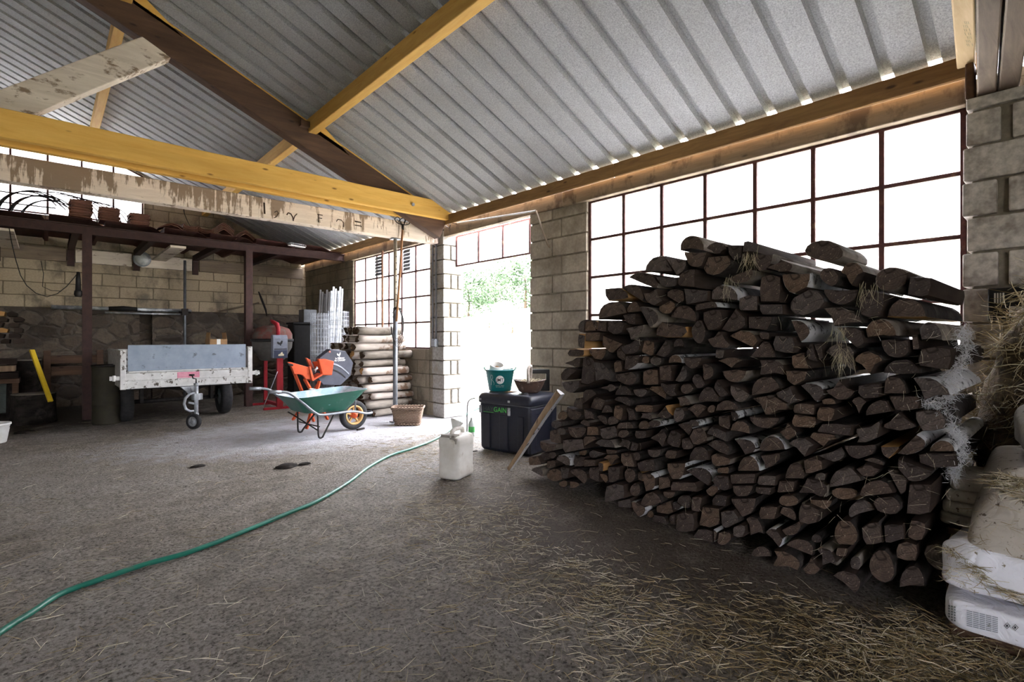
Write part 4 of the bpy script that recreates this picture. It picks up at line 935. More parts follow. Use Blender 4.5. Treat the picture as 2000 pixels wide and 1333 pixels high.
xa, xb_ = ony(84, 700, YB - .35).x - t.location.x, ony(203, 700, YB - .35).x - t.location.x
z1 = ony(140, 695, YB - .45).z; z2 = ony(140, 712, YB - .45).z
MB().box(xa, xb_ - .1, -.12, -.08, z1 - .13, z1).build('plank', M['brown'], t, .004); MB().box(xa + .1, xb_ - .1, -.12, -.08, z1 - .33, z1 - .18).build('plank', M['brown'], t, .004)
MB().box(xa, xb_, -.08, .2, z1 - .03, z1).build('seat', M['brown'], t, .004)
for x in (xa + .05, xb_ - .06): MB().box(x - .045, x + .045, -.16, -.12, 0, z1 + .09).build('leg', M['brown'], t, .004)
# crate, red box and white bucket cut by the left edge of the frame
p = onz(10, 812); t = thing('plastic_crate', 'grey green folding crate at the left edge of the barn', 'crate', (p.x - .22, p.y + .2, 0), -.1)
cm = mat('grey green plastic', (.10, .125, .11), (.075, .09, .08), 9, .6, bump=.05)
m = MB(); W_, D_, H_ = .29, .22, .62
m.box(-W_, W_, -D_, D_, .04, .07)
for x in (-W_, W_ - .02): m.box(x, x + .02, -D_, D_, .04, H_)
for y in (-D_, D_ - .02): m.box(-W_, W_, y, y + .02, .04, H_)
m.build('body', cm, t, .004)
m = MB()
for z in (.05, .33, .60): m.box(-W_ - .012, W_ + .012, -D_ - .012, D_ + .012, z, z + .03)
for x in (-W_ - .01, W_ - .02): 
    for y in (-D_ - .01, D_ - .02): m.box(x, x + .03, y, y + .03, 0, H_ + .02)
for s_ in (-1, 1): m.beam((s_ * W_ * .9, -D_ - .006, .08), (-s_ * W_ * .9, -D_ - .006, .58), .012, .02, 0, (0, 1, 0))
m.build('ribs', cm, t, .003)
p = onz(40, 806); t = thing('red_box', 'small red box beside the crate, near the yellow bar', 'box', (p.x, p.y + .09, 0), .1)
rm = mat('red plastic', (.38, .025, .015), (.28, .02, .012), 8, .5, bump=.03)
MB().box(-.085, .085, -.08, .08, 0, .22).build('body', rm, t, .012); MB().box(-.09, .09, -.085, .085, .22, .245).build('lid', rm, t, .008)
p = onz(-14, 866); t = thing('white_bucket', 'white bucket just entering the left edge of the picture', 'bucket', (p.x, p.y, 0))
MB().lathe([(0, 0), (.11, 0), (.115, .01), (.145, .20), (.155, .205), (.155, .225), (.14, .225), (.105, .02), (0, .02)], 24).build('body', M['white_plastic'], t)
MB().tube([(.15 * cos(a), -.02, .21 - .10 * sin(a)) for a in [pi * i / 12 for i in range(13)]], .004, 6).build('handle', M['dark_metal'], t)
# stack of kindling at the left edge
rk = random.Random(3)
nk = 0
for r in range(9):
    for k in range(3):
        x = -.62 + k * .14 + rk.uniform(-.02, .02) + (.05 if r % 2 else 0); z = .92 + r * .077; Y = 10.3
        if r < 3: 
            if k: continue
            mb = MB(); mb.box(-.80, -.30 + rk.uniform(-.03, .03), Y - .1, Y + .25, .62 + r * .10, .70 + r * .10)
            tag(mb.build('kindling_plank', M['grey_wood_z'] if r % 2 else M['split'], bevel=.006), f'rough plank under the kindling at the left edge, {ORD[r + 1]} up', 'plank', 'planks under the kindling'); continue
        mb = MB(); w_ = rk.uniform(.045, .06); h_ = .034
        P = [(-w_, -h_), (w_ * rk.uniform(.5, 1), -h_), (w_, h_ * rk.uniform(.2, .9)), (rk.uniform(-.02, .03), h_), (-w_, h_ * rk.uniform(.1, .8))]
        mb.prism(P, Y - .28 + rk.uniform(-.05, .04), Y + .2, lambda a, b, d: Vector((x + a, d, z + b)))
        tag(mb.build('kindling_stick', M['fresh'] if rk.random() < .35 else M['split'], bevel=.004), f'split kindling stick in the left edge pile, {ORD[r - 2]} row up, {ORD[k + 1]} from left', 'stick', 'split kindling at the left edge')
t = thing('kindling_rack', 'dark low rack under the kindling at the left edge', 'rack', (-.55, 10.4, 0))
MB().box(-.27, .27, -.2, .2, .55, .615).build('shelf', M['brown'], t, .004)
for x in (-.22, .22):
    for y in (-.15, .15): MB().box(x - .03, x + .03, y - .03, y + .03, 0, .55).build('leg', M['brown'], t)
# dark board standing behind the trailer's left corner
p = ony(228, 760, 9.0); t = thing('dark_drum', 'dark olive drum standing left of the trailer', 'drum', (p.x - .10, 9.15, 0))
dm = mat('dark olive paint', (.045, .04, .026), (.03, .027, .02), 7, .7)
MB().lathe([(0, .0), (.16, 0), (.165, .02), (.165, .26), (.172, .27), (.165, .28), (.165, .52), (.172, .53), (.165, .54), (.165, .78), (.16, .80), (0, .80)], 24).build('body', dm, t)
MB().lathe([(.165, .795), (.176, .80), (.176, .82), (.155, .825), (.15, .805)], 24).build('rim', M['dark_metal'], t)

# ================================================================ TRAILER
YT = 8.2
tl = ony(240, 700, YT).x; tr = ony(488, 700, YT).x; W2 = (tr - tl) / 2; xc = (tl + tr) / 2
t = thing('utility_trailer', 'small galvanised utility trailer with blue grey front board and jockey wheel', 'trailer', (xc, YT, 0))
z0, zr, zt = .545, .755, 1.02
LEN = 1.9
m = MB(); m.box(-W2, W2, 0, LEN, z0 + .02, z0 + .05); m.build('floor_pan', M['galv'], t)
m = MB(); m.box(-W2 + .02, W2 - .02, -.012, .02, z0, zr - .012); m.box(-W2 + .02, W2 - .02, -.022, .02, z0 - .004, z0 + .03); m.box(-W2 + .03, W2 - .06, -.02, .012, z0 + .095, z0 + .108); m.build('front_rail', M['alu'], t, .004)
m = MB(); m.box(-W2 + .06, W2 - .03, -.012, .014, zr - .008, zr + .012); m.build('rail_cap', M['alu'], t, .003)
o = MB().box(-W2 + .05, W2 - .055, -.004, .016, zr + .013, 1.105).build('front_board', M['bluegrey'], t, .004)
for s_ in (-1, 1):
    m = MB(); x = s_ * W2; m.box(x - .03, x + .03, -.02, .06, z0 - .01, zt + (.02 if s_ < 0 else .05)); m.build('corner_post', M['alu'], t, .005)
    m = MB(); m.box(x - .018, x + .018, .06, LEN, z0, zt); m.box(x - .026, x + .026, .06, LEN, zt - .02, zt + .012); m.build('side_panel', M['alu'], t, .004)
    m = MB(); m.box(min(x + s_ * .03, x + s_ * .135), max(x + s_ * .03, x + s_ * .135), -.008, .035, z0 + .11, z0 + .165); m.tube([(x + s_ * .09, .0, z0 + .10), (x + s_ * .09, .0, z0 + .175)], .02, 8); m.build('side_lug', M['alu'], t, .005)
MB().box(-W2, W2, LEN - .03, LEN, z0, zt).build('tailgate', M['alu'], t, .004)
m = MB(); m.box(-.16, .10, -.0165, -.0125, zr - .105, zr - .022); st = m.build('sticker', mat('pink sticker', (.62, .22, .30), (.55, .17, .25), 20, .6, bump=0), t)
m = MB()
for i in range(4): m.box(-.15, -.035, -.0175, -.0164, zr - .095 + i * .018, zr - .090 + i * .018); m.box(-.02, .09, -.0175, -.0164, zr - .095 + i * .018, zr - .092 + i * .018)
m.build('sticker_lines', mat('sticker print', (.85, .62, .68), None, 5, .6, bump=0), st)
for s_ in (-1, 1):
    x = s_ * (W2 - .12)
    wl = MB().lathe([(.13, -.07), (.24, -.075), (.265, -.06), (.272, -.03), (.272, .03), (.265, .06), (.24, .075), (.13, .07)], 28, T(x, .98, .272) @ Ry(radians(90))).build('wheel', M['rubber'], t)
    MB().lathe([(0, -.03), (.05, -.035), (.12, -.02), (.135, -.06), (.135, .06), (.12, .02), (0, .03)], 24, T(x, .98, .272) @ Ry(radians(90))).build('rim', M['galv'], wl)
MB().tube([(-W2 + .2, .98, .272), (W2 - .2, .98, .272)], .03, 10).build('axle', M['dark_metal'], t)
m = MB()
for s_ in (-1, 1): m.beam((s_ * .5, .9, z0 - .02), (0.02, -.02, z0 - .04), .05, .06)
m.box(-.7, .7, .5, .56, z0 - .06, z0 + .02); m.box(-.7, .7, 1.3, 1.36, z0 - .06, z0 + .02)
for s_ in (-1, 1): m.box(s_ * (W2 - .3) - .02, s_ * (W2 - .3) + .02, .9, 1.06, .26, z0 + .02)
m.build('chassis', M['dark_metal'], t)
jw = onz(378, 838); jx, jy = jw.x - xc + .03, jw.y - YT
m = MB(); m.beam((.02, 0, z0 - .04), (jx - .02, jy + .02, .47), .055, .06); m.build('drawbar', M['galv'], t, .005)
m = MB(); m.prism([(-.13, z0 - .01), (.06, z0 - .01), (.04, z0 - .09), (-.03, z0 - .12), (-.07, z0 - .07)], -.05, .02, lambda a, b, d: Vector((a, d, b))); m.build('drawbar_bracket', M['galv'], t, .004)
jk = MB(); jk.tube([(jx, jy, .565), (jx, jy, .15)], .026, 12); jk.tube([(jx, jy, .60), (jx, jy, .56)], .030, 12); js = jk.build('jockey_shaft', M['galv'], t)
m = MB(); m.lathe([(.055, -.04), (.06, 0), (.055, .04)], 14, T(jx, jy, .42)); m.box(jx + .02, jx + .07, jy - .03, jy + .03, .38, .46); m.tube([(jx - .02, jy - .01, .475), (jx - .08, jy - .02, .46), (jx - .125, jy - .02, .41), (jx - .14, jy - .02, .34), (jx - .12, jy - .02, .27), (jx - .07, jy - .02, .235), (jx - .03, jy - .02, .24)], .017, 10); m.tube([(jx - .09, jy, .35), (jx - .02, jy, .33)], .015, 8); m.build('coupling_clamp', M['galv'], t)
m = MB(); m.tube([(jx, jy, .60), (jx, jy, .655), (jx - .035, jy, .665), (jx - .045, jy, .70)], .008, 8); m.tube([(jx - .045, jy, .695), (jx - .045, jy - .0, .715)], .016, 8); m.tube([(jx - .08, jy, .71), (jx - .02, jy, .708)], .012, 8); m.build('crank_handle', M['dark_metal'], js)
m = MB(); m.box(jx - .008, jx + .008, jy - .03, jy + .03, .12, .22)
for s_ in (-1, 1): m.beam((jx + s_ * .035 - .01, jy, .20), (jx - .035 + s_ * .04, jy - .04, .10), .012, .03)
m.build('jockey_fork', M['galv'], js)
WM = T(jx - .035, jy - .045, .102) @ Rz(radians(38)) @ Ry(radians(90))
wr_ = MB().lathe([(0, -.022), (.02, -.03), (.028, -.018), (.055, -.012), (.066, -.024), (.066, .024), (.055, .012), (.028, .018), (.02, .03), (0, .022)], 22, WM); wj = MB().lathe([(.065, -.025), (.09, -.032), (.100, -.02), (.102, 0), (.100, .02), (.09, .032), (.065, .025)], 26, WM).build('jockey_wheel', M['rubber'], js)
wr_o = wr_.build('jockey_hub', M['galv'], js)
# carton in the trailer bed
p = ony(424, 668, YT + .55); c = thing('cardboard_box', 'open cardboard box standing in the trailer bed', 'box', (p.x, YT + .6, z0 + .05), .05)
bh = p.z - z0 - .05 + .04
m = MB(); a = .115
for s_ in (-1, 1): m.box(s_ * a - .004, s_ * a + .004, -a, a, 0, bh); m.box(-a, a, s_ * a - .004, s_ * a + .004, 0, bh)
m.box(-a, a, -a, a, 0, .006); m.build('body', M['cardboard'], c)
for s_ in (-1, 1): MB().beam((s_ * a, 0, bh), (s_ * (a - .01), .0, bh + .10), .2, .005, 0, (1, 0, 0)).build('flap', M['cardboard'], c)
MB().box(-.025, .025, -a - .006, -a - .003, 0.02, bh - .0).build('tape', M['white_plastic'], c)
# ================================================================ WHEELBARROW
def rrect(x0, x1, y0, y1, r, z, n=4, z2=None):
    P = []
    for cx, cy, a0 in ((x1 - r, y1 - r, 0), (x0 + r, y1 - r, 90), (x0 + r, y0 + r, 180), (x1 - r, y0 + r, 270)):
        for k in range(n + 1):
            a = radians(a0 + 90 * k / n); x = cx + r * cos(a); P.append((x, cy + r * sin(a), z if z2 is None else z + (z2 - z) * (x - x0) / (x1 - x0)))
    return P
def loft(mb, rings, mi=0, smooth=True, cap0=True, cap1=True):
    n = len(rings[0]); o = len(mb.v); fs = []
    for i in range(len(rings) - 1):
        for k in range(n): fs.append((i * n + k, i * n + (k + 1) % n, (i + 1) * n + (k + 1) % n, (i + 1) * n + k))
    mb.add([v for r in rings for v in r], fs, mi, smooth)
    if cap0: mb.f.append([o + k for k in range(n)][::-1]); mb.m.append(mi); mb.sm.append(False)
    if cap1: mb.f.append([o + (len(rings) - 1) * n + k for k in range(n)]); mb.m.append(mi); mb.sm.append(False)
wc = onz(687, 838)
t = thing('wheelbarrow', 'green wheelbarrow with grey tube frame standing in front of the orange saw', 'wheelbarrow', (wc.x, wc.y - .05, 0), radians(5))
green = mat('green enamel', (.012, .115, .075), (.008, .085, .055), 6, .42, .0, bump=.05, c3=(.10, .16, .14), s3=8, lo3=.6, hi3=.72, spec=.5)
wornblue = mat('worn tray inside', (.30, .42, .48), (.14, .32, .34), 7, .55, .1, bump=.1, c3=(.52, .54, .60), s3=7, lo3=.40, hi3=.58)
m = MB()
loft(m, [rrect(-.72, -.22, -.20, .20, .07, .30, 4, .285), rrect(-.75, -.19, -.225, .225, .08, .315, 4, .30), rrect(-.87, .04, -.31, .31, .10, .49, 4, .535), rrect(-.885, .055, -.325, .325, .11, .495, 4, .54), rrect(-.885, .055, -.325, .325, .11, .503, 4, .548)], 0, True, True, False)
tr_ = m.build('tray', green, t)
m = MB(); loft(m, [rrect(-.885, .055, -.325, .325, .11, .503, 4, .548), rrect(-.865, .035, -.305, .305, .10, .495, 4, .54), rrect(-.745, -.195, -.22, .22, .08, .322, 4, .308), rrect(-.715, -.225, -.195, .195, .07, .308, 4, .293)], 0, True, False, True)
m.build('tray_inside', wornblue, tr_)
m = MB()
def smoothpath(P, n=6):
    out = []; P = [Vector(p) for p in P]
    for i in range(len(P) - 1):
        p0, p1, p2, p3 = P[max(i - 1, 0)], P[i], P[i + 1], P[min(i + 2, len(P) - 1)]
        for k in range(n):
            s_ = k / n; out.append(.5 * (2 * p1 + (p2 - p0) * s_ + (2 * p0 - 5 * p1 + 4 * p2 - p3) * s_ ** 2 + (3 * p1 - p0 - 3 * p2 + p3) * s_ ** 3))
    return out + [P[-1]]
L_ = [(-1.16, .60), (-.98, .575), (-.84, .47), (-.66, .315), (-.55, .275), (-.24, .272)]
path = [(x, -.28 + .07 * max(0, (x + .7) / .5), z) for x, z in L_] + [(-.05, -.14, .25), (.12, -.10, .205), (.225, -.075, .20), (.245, 0, .205), (.225, .075, .20), (.12, .10, .205), (-.05, .14, .25)] + [(x, .28 - .07 * max(0, (x + .7) / .5), z) for x, z in L_[::-1]]
m.tube(smoothpath(path), .0155, 10); m.build('frame_tube', M['tube_grey'], t)
for s_ in (-1, 1):
    MB().tube([(-1.19, s_ * .28, .602), (-1.06, s_ * .28, .59)], .020, 10).build('grip', M['tube_grey'], t)
    m = MB(); m.tube(smoothpath([(-.62, s_ * .265, .29), (-.615, s_ * .27, .06), (-.60, s_ * .27, .012), (-.565, s_ * .27, .012), (-.54, s_ * .268, .05), (-.38, s_ * .22, .275)], 5), .011, 8); m.build('leg', M['dark_metal'], t)
    m = MB(); m.tube([(-.05, s_ * .13, .25), (-.06, s_ * .15, .38), (-.10, s_ * .20, .45)], .011, 8); m.build('tray_strut', M['tube_grey'], t)
m = MB(); m.tube([(-.62, -.265, .10), (-.74, .262, .28)], .008, 6); m.tube([(-.6, -.265, .14), (-.6, .265, .14)], .008, 6); m.build('leg_brace', M['dark_metal'], t)
WM = T(0, 0, .19) @ Rx(radians(90))
wl = MB().lathe([(.125, -.03), (.14, -.04), (.172, -.042), (.188, -.025), (.19, 0), (.188, .025), (.172, .042), (.14, .04), (.125, .03)], 30, WM).build('wheel', M['rubber'], t)
tan = mat('tan rim', (.52, .33, .13), (.42, .26, .10), 8, .6); red = mat('orange red paint', (.62, .095, .028), (.48, .065, .02), 8, .5, bump=.05)
m = MB(); m.lathe([(.105, -.03), (.128, -.036), (.128, .036), (.105, .03), (.105, -.03)], 26, WM)
for k in range(5):
    a = 2 * pi * k / 5 + .3; m.beam((cos(a) * .03, 0, .19 + sin(a) * .03), (cos(a) * .108, 0, .19 + sin(a) * .108), .02, .03, 0, (0, 1, 0))
m.build('rim', tan, wl)
MB().lathe([(0, -.07), (.02, -.07), (.022, -.045), (.04, -.04), (.042, .04), (.022, .045), (.02, .07), (0, .07)], 14, WM).build('hub', red, wl)

# ================================================================ ORANGE LOG SAW
p0 = ony(640, 740, 7.0)
t = thing('log_saw', 'orange log saw with an octagonal grey blade guard behind the wheelbarrow', 'saw', (p0.x, 7.0, 0))
OL = Vector(t.location)
def sx(px, py, Y): return ony(px, py, Y) - OL
guardm = mat('dark blue grey guard', (.075, .082, .115), (.055, .06, .085), 9, .5, .1, bump=.05, spec=.4)
OCT = [(645, 682.5), (675.5, 686), (690.7, 709), (685.5, 734.5), (665.5, 753.5), (631, 752.4), (619, 738), (624, 699)]
oc = [sx(x, y, 6.98) for x, y in OCT]
m = MB(); n = 8; cx_ = sum(v.x for v in oc) / 8; cz_ = sum(v.z for v in oc) / 8
rings = [[Vector((cx_ + (v.x - cx_) * k, yy, cz_ + (v.z - cz_) * k)) for v in oc] for k, yy in ((1.0, .10), (1.0, -.0), (.97, -.02))]
loft(m, rings, 0, False); gd = m.build('blade_guard', guardm, t)
m = MB(); yb = -.024
def band(pts, wd):
    Q = [sx(x, y, 6.955) for x, y in pts]
    for a, b in zip(Q[:-1], Q[1:]): m.beam(a, b, .006, wd, 0, (0, 1, 0)) if False else m.prism([(a.x, a.z - wd / 2), (b.x, b.z - wd / 2), (b.x, b.z + wd / 2), (a.x, a.z + wd / 2)], yb - .004, yb + .004, lambda u, v, d: Vector((u, d, v)))
band([(652, 711), (660, 713.5), (668, 718), (676, 724.5), (683, 731)], .022); m.build('light_stripe', mat('light grey stripe', (.42, .46, .54), None, 5, .6, bump=0), gd)
m = MB(); band([(652, 723), (660, 726), (668, 731), (676, 738)], .018); m.build('dark_stripe', M['black'], gd)
# rooster badge and lettering
m = MB(); b0 = sx(663.5, 697, 6.957)
cock = [(-.030, .000), (-.036, .016), (-.030, .030), (-.018, .020), (-.006, .014), (.004, .026), (.008, .040), (.016, .044), (.022, .036), (.028, .032), (.020, .028), (.020, .010), (.010, -.004), (.004, -.010), (.008, -.022), (-.004, -.022), (-.004, -.010), (-.016, -.008)]
m.prism([(b0.x + a, b0.z + b + .018) for a, b in cock], yb - .003, yb, lambda u, v, d: Vector((u, d, v)))
for body, ddx, ddz, s_ in (('la PIERRE', 0, -.035, .034), ('du CHAMP', 0, -.064, .034)):
    vs, fs = text_mesh(body, s_, .001, 'CENTER', 0, .0012); m.add([Vector((b0.x + v.x + .01, yb - .002 - v.z, b0.z + ddz + v.y)) for v in vs], fs)
m.build('rooster_lettering', M['white_ink'], gd)
m = MB(); q = sx(645, 687.5, 6.957); m.lathe([(0, 0), (.014, 0), (.014, .004), (0, .004)], 14, T(q.x, yb, q.z) @ Rx(radians(90))); rd = m.build('round_sticker', M['white_ink'], gd)
m = MB(); m.lathe([(.009, .0045), (.014, .0045), (.014, .0055), (.009, .0055)], 14, T(q.x, yb, q.z) @ Rx(radians(90))); m.box(q.x - .002, q.x + .002, yb - .006, yb - .0045, q.z - .006, q.z + .006); m.build('sticker_mark', red, rd)
def slab(pts, Y0, Y1, mtl, name, bev=.006):
    m = MB(); Q = [sx(x, y, Y0) for x, y in pts]; m.prism([(v.x, v.z) for v in Q], Y0 - OL.y, Y1 - OL.y, lambda a, b, d: Vector((a, d, b))); return m.build(name, mtl, t, bev)
slab([(622, 702), (636, 701.5), (653, 706), (649, 733.5), (630, 733.5)], 6.88, 6.955, red, 'inner_guard', .012)
slab([(562, 708), (567, 707.5), (604, 718), (607, 741), (598, 741), (591, 733), (584, 731.5), (575, 731.5), (570, 718)], 6.78, 6.83, red, 'cradle_plate', .006)
slab([(604, 717), (607, 716), (614, 741), (609, 742)], 6.76, 6.83, red, 'cradle_edge', .004)
slab([(598, 699), (606, 703), (613, 721), (606, 718)], 7.0, 7.05, red, 'cradle_plate', .004); slab([(611, 707), (622, 706), (630, 728), (617, 722)], 6.98, 7.02, red, 'cradle_plate', .004)
slab([(609, 742), (630, 730), (630, 734), (611, 745)], 6.76, 6.95, red, 'cradle_bar', .004)
slab([(562, 709), (573, 712), (573, 716), (563, 714)], 6.775, 6.84, M['black'], 'cradle_grip', .006)
m = MB(); q = sx(612, 724, 6.88); m.tube([q, q + Vector((.06, 0, .03))], .012, 8); m.tube([q + Vector((.02, 0, -.03)), q + Vector((.05, 0, .05))], .01, 8); m.build('blade_bolts', M['galv'], t)
def leg(a, b): 
    b = Vector(b); b.z = max(b.z, .02); MB().beam(a, b, .035, .03).build('leg', red, t, .003)
leg(sx(628, 742, 7.05), onz(572, 823) - OL); leg(sx(624, 745, 6.92), onz(604, 844) + Vector((.01, .12, 0)) - OL); leg(sx(570, 716, 6.81), onz(613, 826) - OL); leg(sx(595, 741, 6.81), onz(640, 822) - OL)
m = MB(); m.beam(sx(604, 760, 6.9), sx(628, 760, 6.95), .02, .012); m.build('leg_tie', M['galv'], t)
# ================================================================ CEMENT MIXER
pm = ony(532, 665, 9.45); t = thing('cement_mixer', 'red topped cement mixer with a grey rooster-marked motor box, right of the trailer', 'mixer', (pm.x, 9.45, 0))
zc = pm.z; dg = mat('dusty grey drum', (.115, .11, .10), (.08, .075, .07), 7, .7, .1, bump=.2); dr = mat('faded red drum', (.17, .055, .045), (.11, .04, .033), 6, .7, .1, bump=.2, c3=(.12, .10, .085), s3=5, lo3=.5, hi3=.62)
dm_ = MB().lathe([(0, zc - .35), (.17, zc - .35), (.20, zc - .33), (.315, zc - .13), (.325, zc - .02)], 30).build('drum_bowl', dg, t)
MB().lathe([(.325, zc + .02), (.32, zc + .11), (.27, zc + .20), (.15, zc + .245), (.13, zc + .25), (.125, zc + .24), (.13, zc + .20)], 30).build('drum_top', dr, t)
MB().lathe([(.30, zc - .025), (.345, zc - .025), (.345, zc + .025), (.30, zc + .025)], 30).build('gear_ring', M['black'], t)
mbx = MB(); loft(mbx, [[(-.13, -.44, zc - .30), (.11, -.44, zc - .30), (.11, -.34, zc - .30), (-.13, -.34, zc - .30)], [(-.13, -.45, zc + .03), (.11, -.45, zc + .03), (.11, -.34, zc + .03), (-.13, -.34, zc + .03)], [(-.13, -.42, zc + .09), (.11, -.42, zc + .09), (.11, -.34, zc + .09), (-.13, -.34, zc + .09)]], 0, False)
bx_ = mbx.build('motor_box', mat('grey blue motor box', (.20, .22, .27), (.15, .165, .205), 16, .5, .1, bump=.1), t, .012)
m = MB(); m.box(-.115, .095, -.456, -.448, zc - .295, zc - .165); m.build('lower_panel', mat('dark blue panel', (.045, .055, .10), None, 5, .5, bump=0), bx_)
m = MB(); m.prism([(a * 1.5 - .01, b * 1.3 + zc - .06) for a, b in cock], -.456, -.449, lambda u, v, d: Vector((u, d, v))); m.box(-.11, .09, -.455, -.447, zc - .155, zc - .140); m.build('rooster_mark', M['ink'], bx_)
m = MB(); m.prism([(-.05, zc - .26), (.04, zc - .26), (.045, zc - .235), (.02, zc - .22), (.02, zc - .195), (0, zc - .20), (-.015, zc - .225), (-.045, zc - .235)], -.462, -.455, lambda u, v, d: Vector((u, d, v))); m.build('pale_mark', mat('cream print', (.68, .62, .45), None, 5, .6, bump=0), bx_)
dkred = mat('dark red paint', (.34, .018, .03), (.24, .014, .02), 8, .45, bump=.05)
m = MB(); m.tube([(-.02, -.36, zc + .08), (-.02, -.36, zc + .20), (-.02, -.30, zc + .27), (-.05, -.20, zc + .31), (-.06, -.12, zc + .345)], [.03, .035, .04, .032, .018], 10); m.build('tilt_bracket', dkred, t)
m = MB(); m.box(-.055, .045, -.42, -.36, 0.03, zc - .30); m.build('front_post', dkred, t, .006)
m = MB(); m.box(-.03, .03, .36, .42, .03, zc); m.build('rear_post', dkred, t, .006)
m = MB(); m.box(-.26, .30, -.41, -.36, 0, .04); m.box(-.25, .25, .36, .41, 0, .04); m.box(-.03, .03, -.4, .4, .04, .09); m.build('base', dkred, t, .004)
MB().tube([(-.28, -.43, .04), (-.05, -.43, zc - .52)], .006, 6).build('stay_wire', M['galv'], t)
# bin and grey box in the corner
p = ony(588, 640, 10.4); t = thing('black_bin', 'tall black bin in the dark corner behind the mesh rolls', 'bin', (p.x, 10.5, 0)); hb = ony(588, 632, 10.3).z
MB().box(-.17, .18, -.18, .18, 0, hb - .02).build('body', M['black'], t, .02); MB().box(-.19, .20, -.20, .20, hb - .02, hb + .02).build('lid', M['black'], t, .01)
p = ony(605, 632, 10.35); o = MB().box(p.x - .13, p.x + .13, 10.32, 10.6, hb + .02, hb + .28).build('grey_tub', M['tube_grey'], bevel=.01); tag(o, 'dim grey tub standing on the black bin', 'tub')
# wire mesh rolls: real wires
def roll(px, top, Y, r, lab, bot=0.0):
    p = ony(px, top, Y); h = p.z; m = MB()
    for i in range(int((h - bot) / .075) + 1): z = bot + .005 + i * .075; m.tube([(p.x + r * cos(q), Y + r * sin(q), min(z, h)) for q in [2 * pi * k / 20 for k in range(20)]], .0022, 4, closed=True)
    for k in range(22): q = 2 * pi * k / 22; m.tube([(p.x + r * cos(q), Y + r * sin(q), bot), (p.x + r * cos(q), Y + r * sin(q), h)], .0022, 4)
    for s_ in (.82, .66):
        for i in range(int((h - bot) / .15) + 1): z = bot + .02 + i * .15; m.tube([(p.x + r * s_ * cos(q), Y + r * s_ * sin(q), min(z, h)) for q in [2 * pi * k / 16 for k in range(16)]], .0022, 4, closed=True)
        for k in range(14): q = 2 * pi * k / 14 + .1; m.tube([(p.x + r * s_ * cos(q), Y + r * s_ * sin(q), bot), (p.x + r * s_ * cos(q), Y + r * s_ * sin(q), h)], .0022, 4)
    tag(m.build('mesh_roll', M['galv']), lab, 'mesh roll', 'rolls of wire mesh')
roll(624, 612, 8.97, .15, 'upright roll of wire mesh left of the long log stack'); roll(661, 608, 9.02, .18, 'upright roll of wire mesh partly behind the log stack')
for k in range(11):
    px = 626 + 4.3 * k; Y = 9.55 + .03 * (k % 3); b_ = onz(px - 14, 660 + 1208 / 10.0); a = ony(px + 2, 566 - (k > 4) * 6 + 4 * (k % 3), Y); x0 = a.x - .12
    o = MB().beam((x0, Y + .0, 0.0), (a.x, Y + .05, a.z), .035, .012, 0, (0, 1, 0)).build('metal_strip', M['galv'] if k > 4 else M['dark_metal']); tag(o, f"{'bright' if k > 4 else 'dark'} metal strip standing behind the mesh rolls, {ORD[k + 1]} from the left", 'strip', 'metal strips behind the mesh rolls')

# ================================================================ AROUND THE DOOR PILLAR
pp = onz(772, 825); t = thing('adjustable_prop', 'grey steel prop holding up the whitewashed beam by the log stack', 'post', (pp.x, pp.y, 0))
MB().tube([(0, 0, .01), (0, 0, 1.62)], .033, 14).build('outer_tube', M['tube_grey'], t)
it = MB().tube([(0, 0, 1.60), (0, 0, 2.595)], .026, 12).build('inner_tube', mat('dusty pale tube', (.36, .31, .25), (.27, .23, .18), 9, .6, .2), t)
m = MB()
for k in range(9): m.tube([(.0, -.0285, 1.72 + k * .09), (.0, -.024, 1.72 + k * .09)], .008, 8)
m.build('pin_holes', M['ink'], it)
MB().box(-.06, .06, -.06, .06, 0, .012).build('foot_plate', M['tube_grey'], t); MB().box(-.06, .06, -.06, .06, 2.593, 2.605).build('head_plate', M['tube_grey'], t)
p = onx(747, 600, 4.28); o = MB().tube([(4.28, p.y, .0), (4.28, p.y, 2.69)], .02, 8).build('rusty_rod', mat('rusty rod', (.24, .11, .06), (.16, .07, .04), 12, .8)); tag(o, 'thin rusty upright in front of the far window', 'post')
a = ony(786.5, 441, 6.43); b_ = ony(774.5, 628, 6.40); t = thing('hay_fork', 'long wooden-handled fork hanging tines up from the whitewashed beam', 'fork', b_)
MB().tube([(0, 0, 0), (a - b_) * .5 + Vector((.004, 0, 0)), a - b_], [.017, .018, .014], 10).build('handle', mat('worn ash handle', (.34, .17, .08), (.24, .11, .05), 8, .6, bump=.1, stretch=(1, 1, .1)), t)
m = MB(); top_ = a - b_
m.tube([top_ + Vector((0, 0, -.06)), top_ + Vector((0, 0, .02))], .018, 10)
for k in range(4):
    e = -.13 + .085 * k; m.tube(smoothpath([top_ + Vector((0, 0, .01)), top_ + Vector((e * .7, -.0, .03)), top_ + Vector((e, -.01, .075)), top_ + Vector((e + .035, -.03, .10)), top_ + Vector((e + .055, -.05, .07)), top_ + Vector((e + .03, -.055, .03))], 4), .0065, 6)
m.build('tines', M['dark_metal'], t)
cc = ony(774, 634, 6.46); m = MB()
for k in range(6):
    rx_, rz_ = .085 + .006 * (k % 3), .215 + .012 * k; m.tube([(cc.x + .008 * (k - 2) + rx_ * sin(q), 6.455 + .006 * k - .03 + .004 * sin(3 * q), cc.z + .23 - rz_ + rz_ * cos(q)) for q in [2 * pi * i / 24 for i in range(24)]], .004, 5, closed=True)
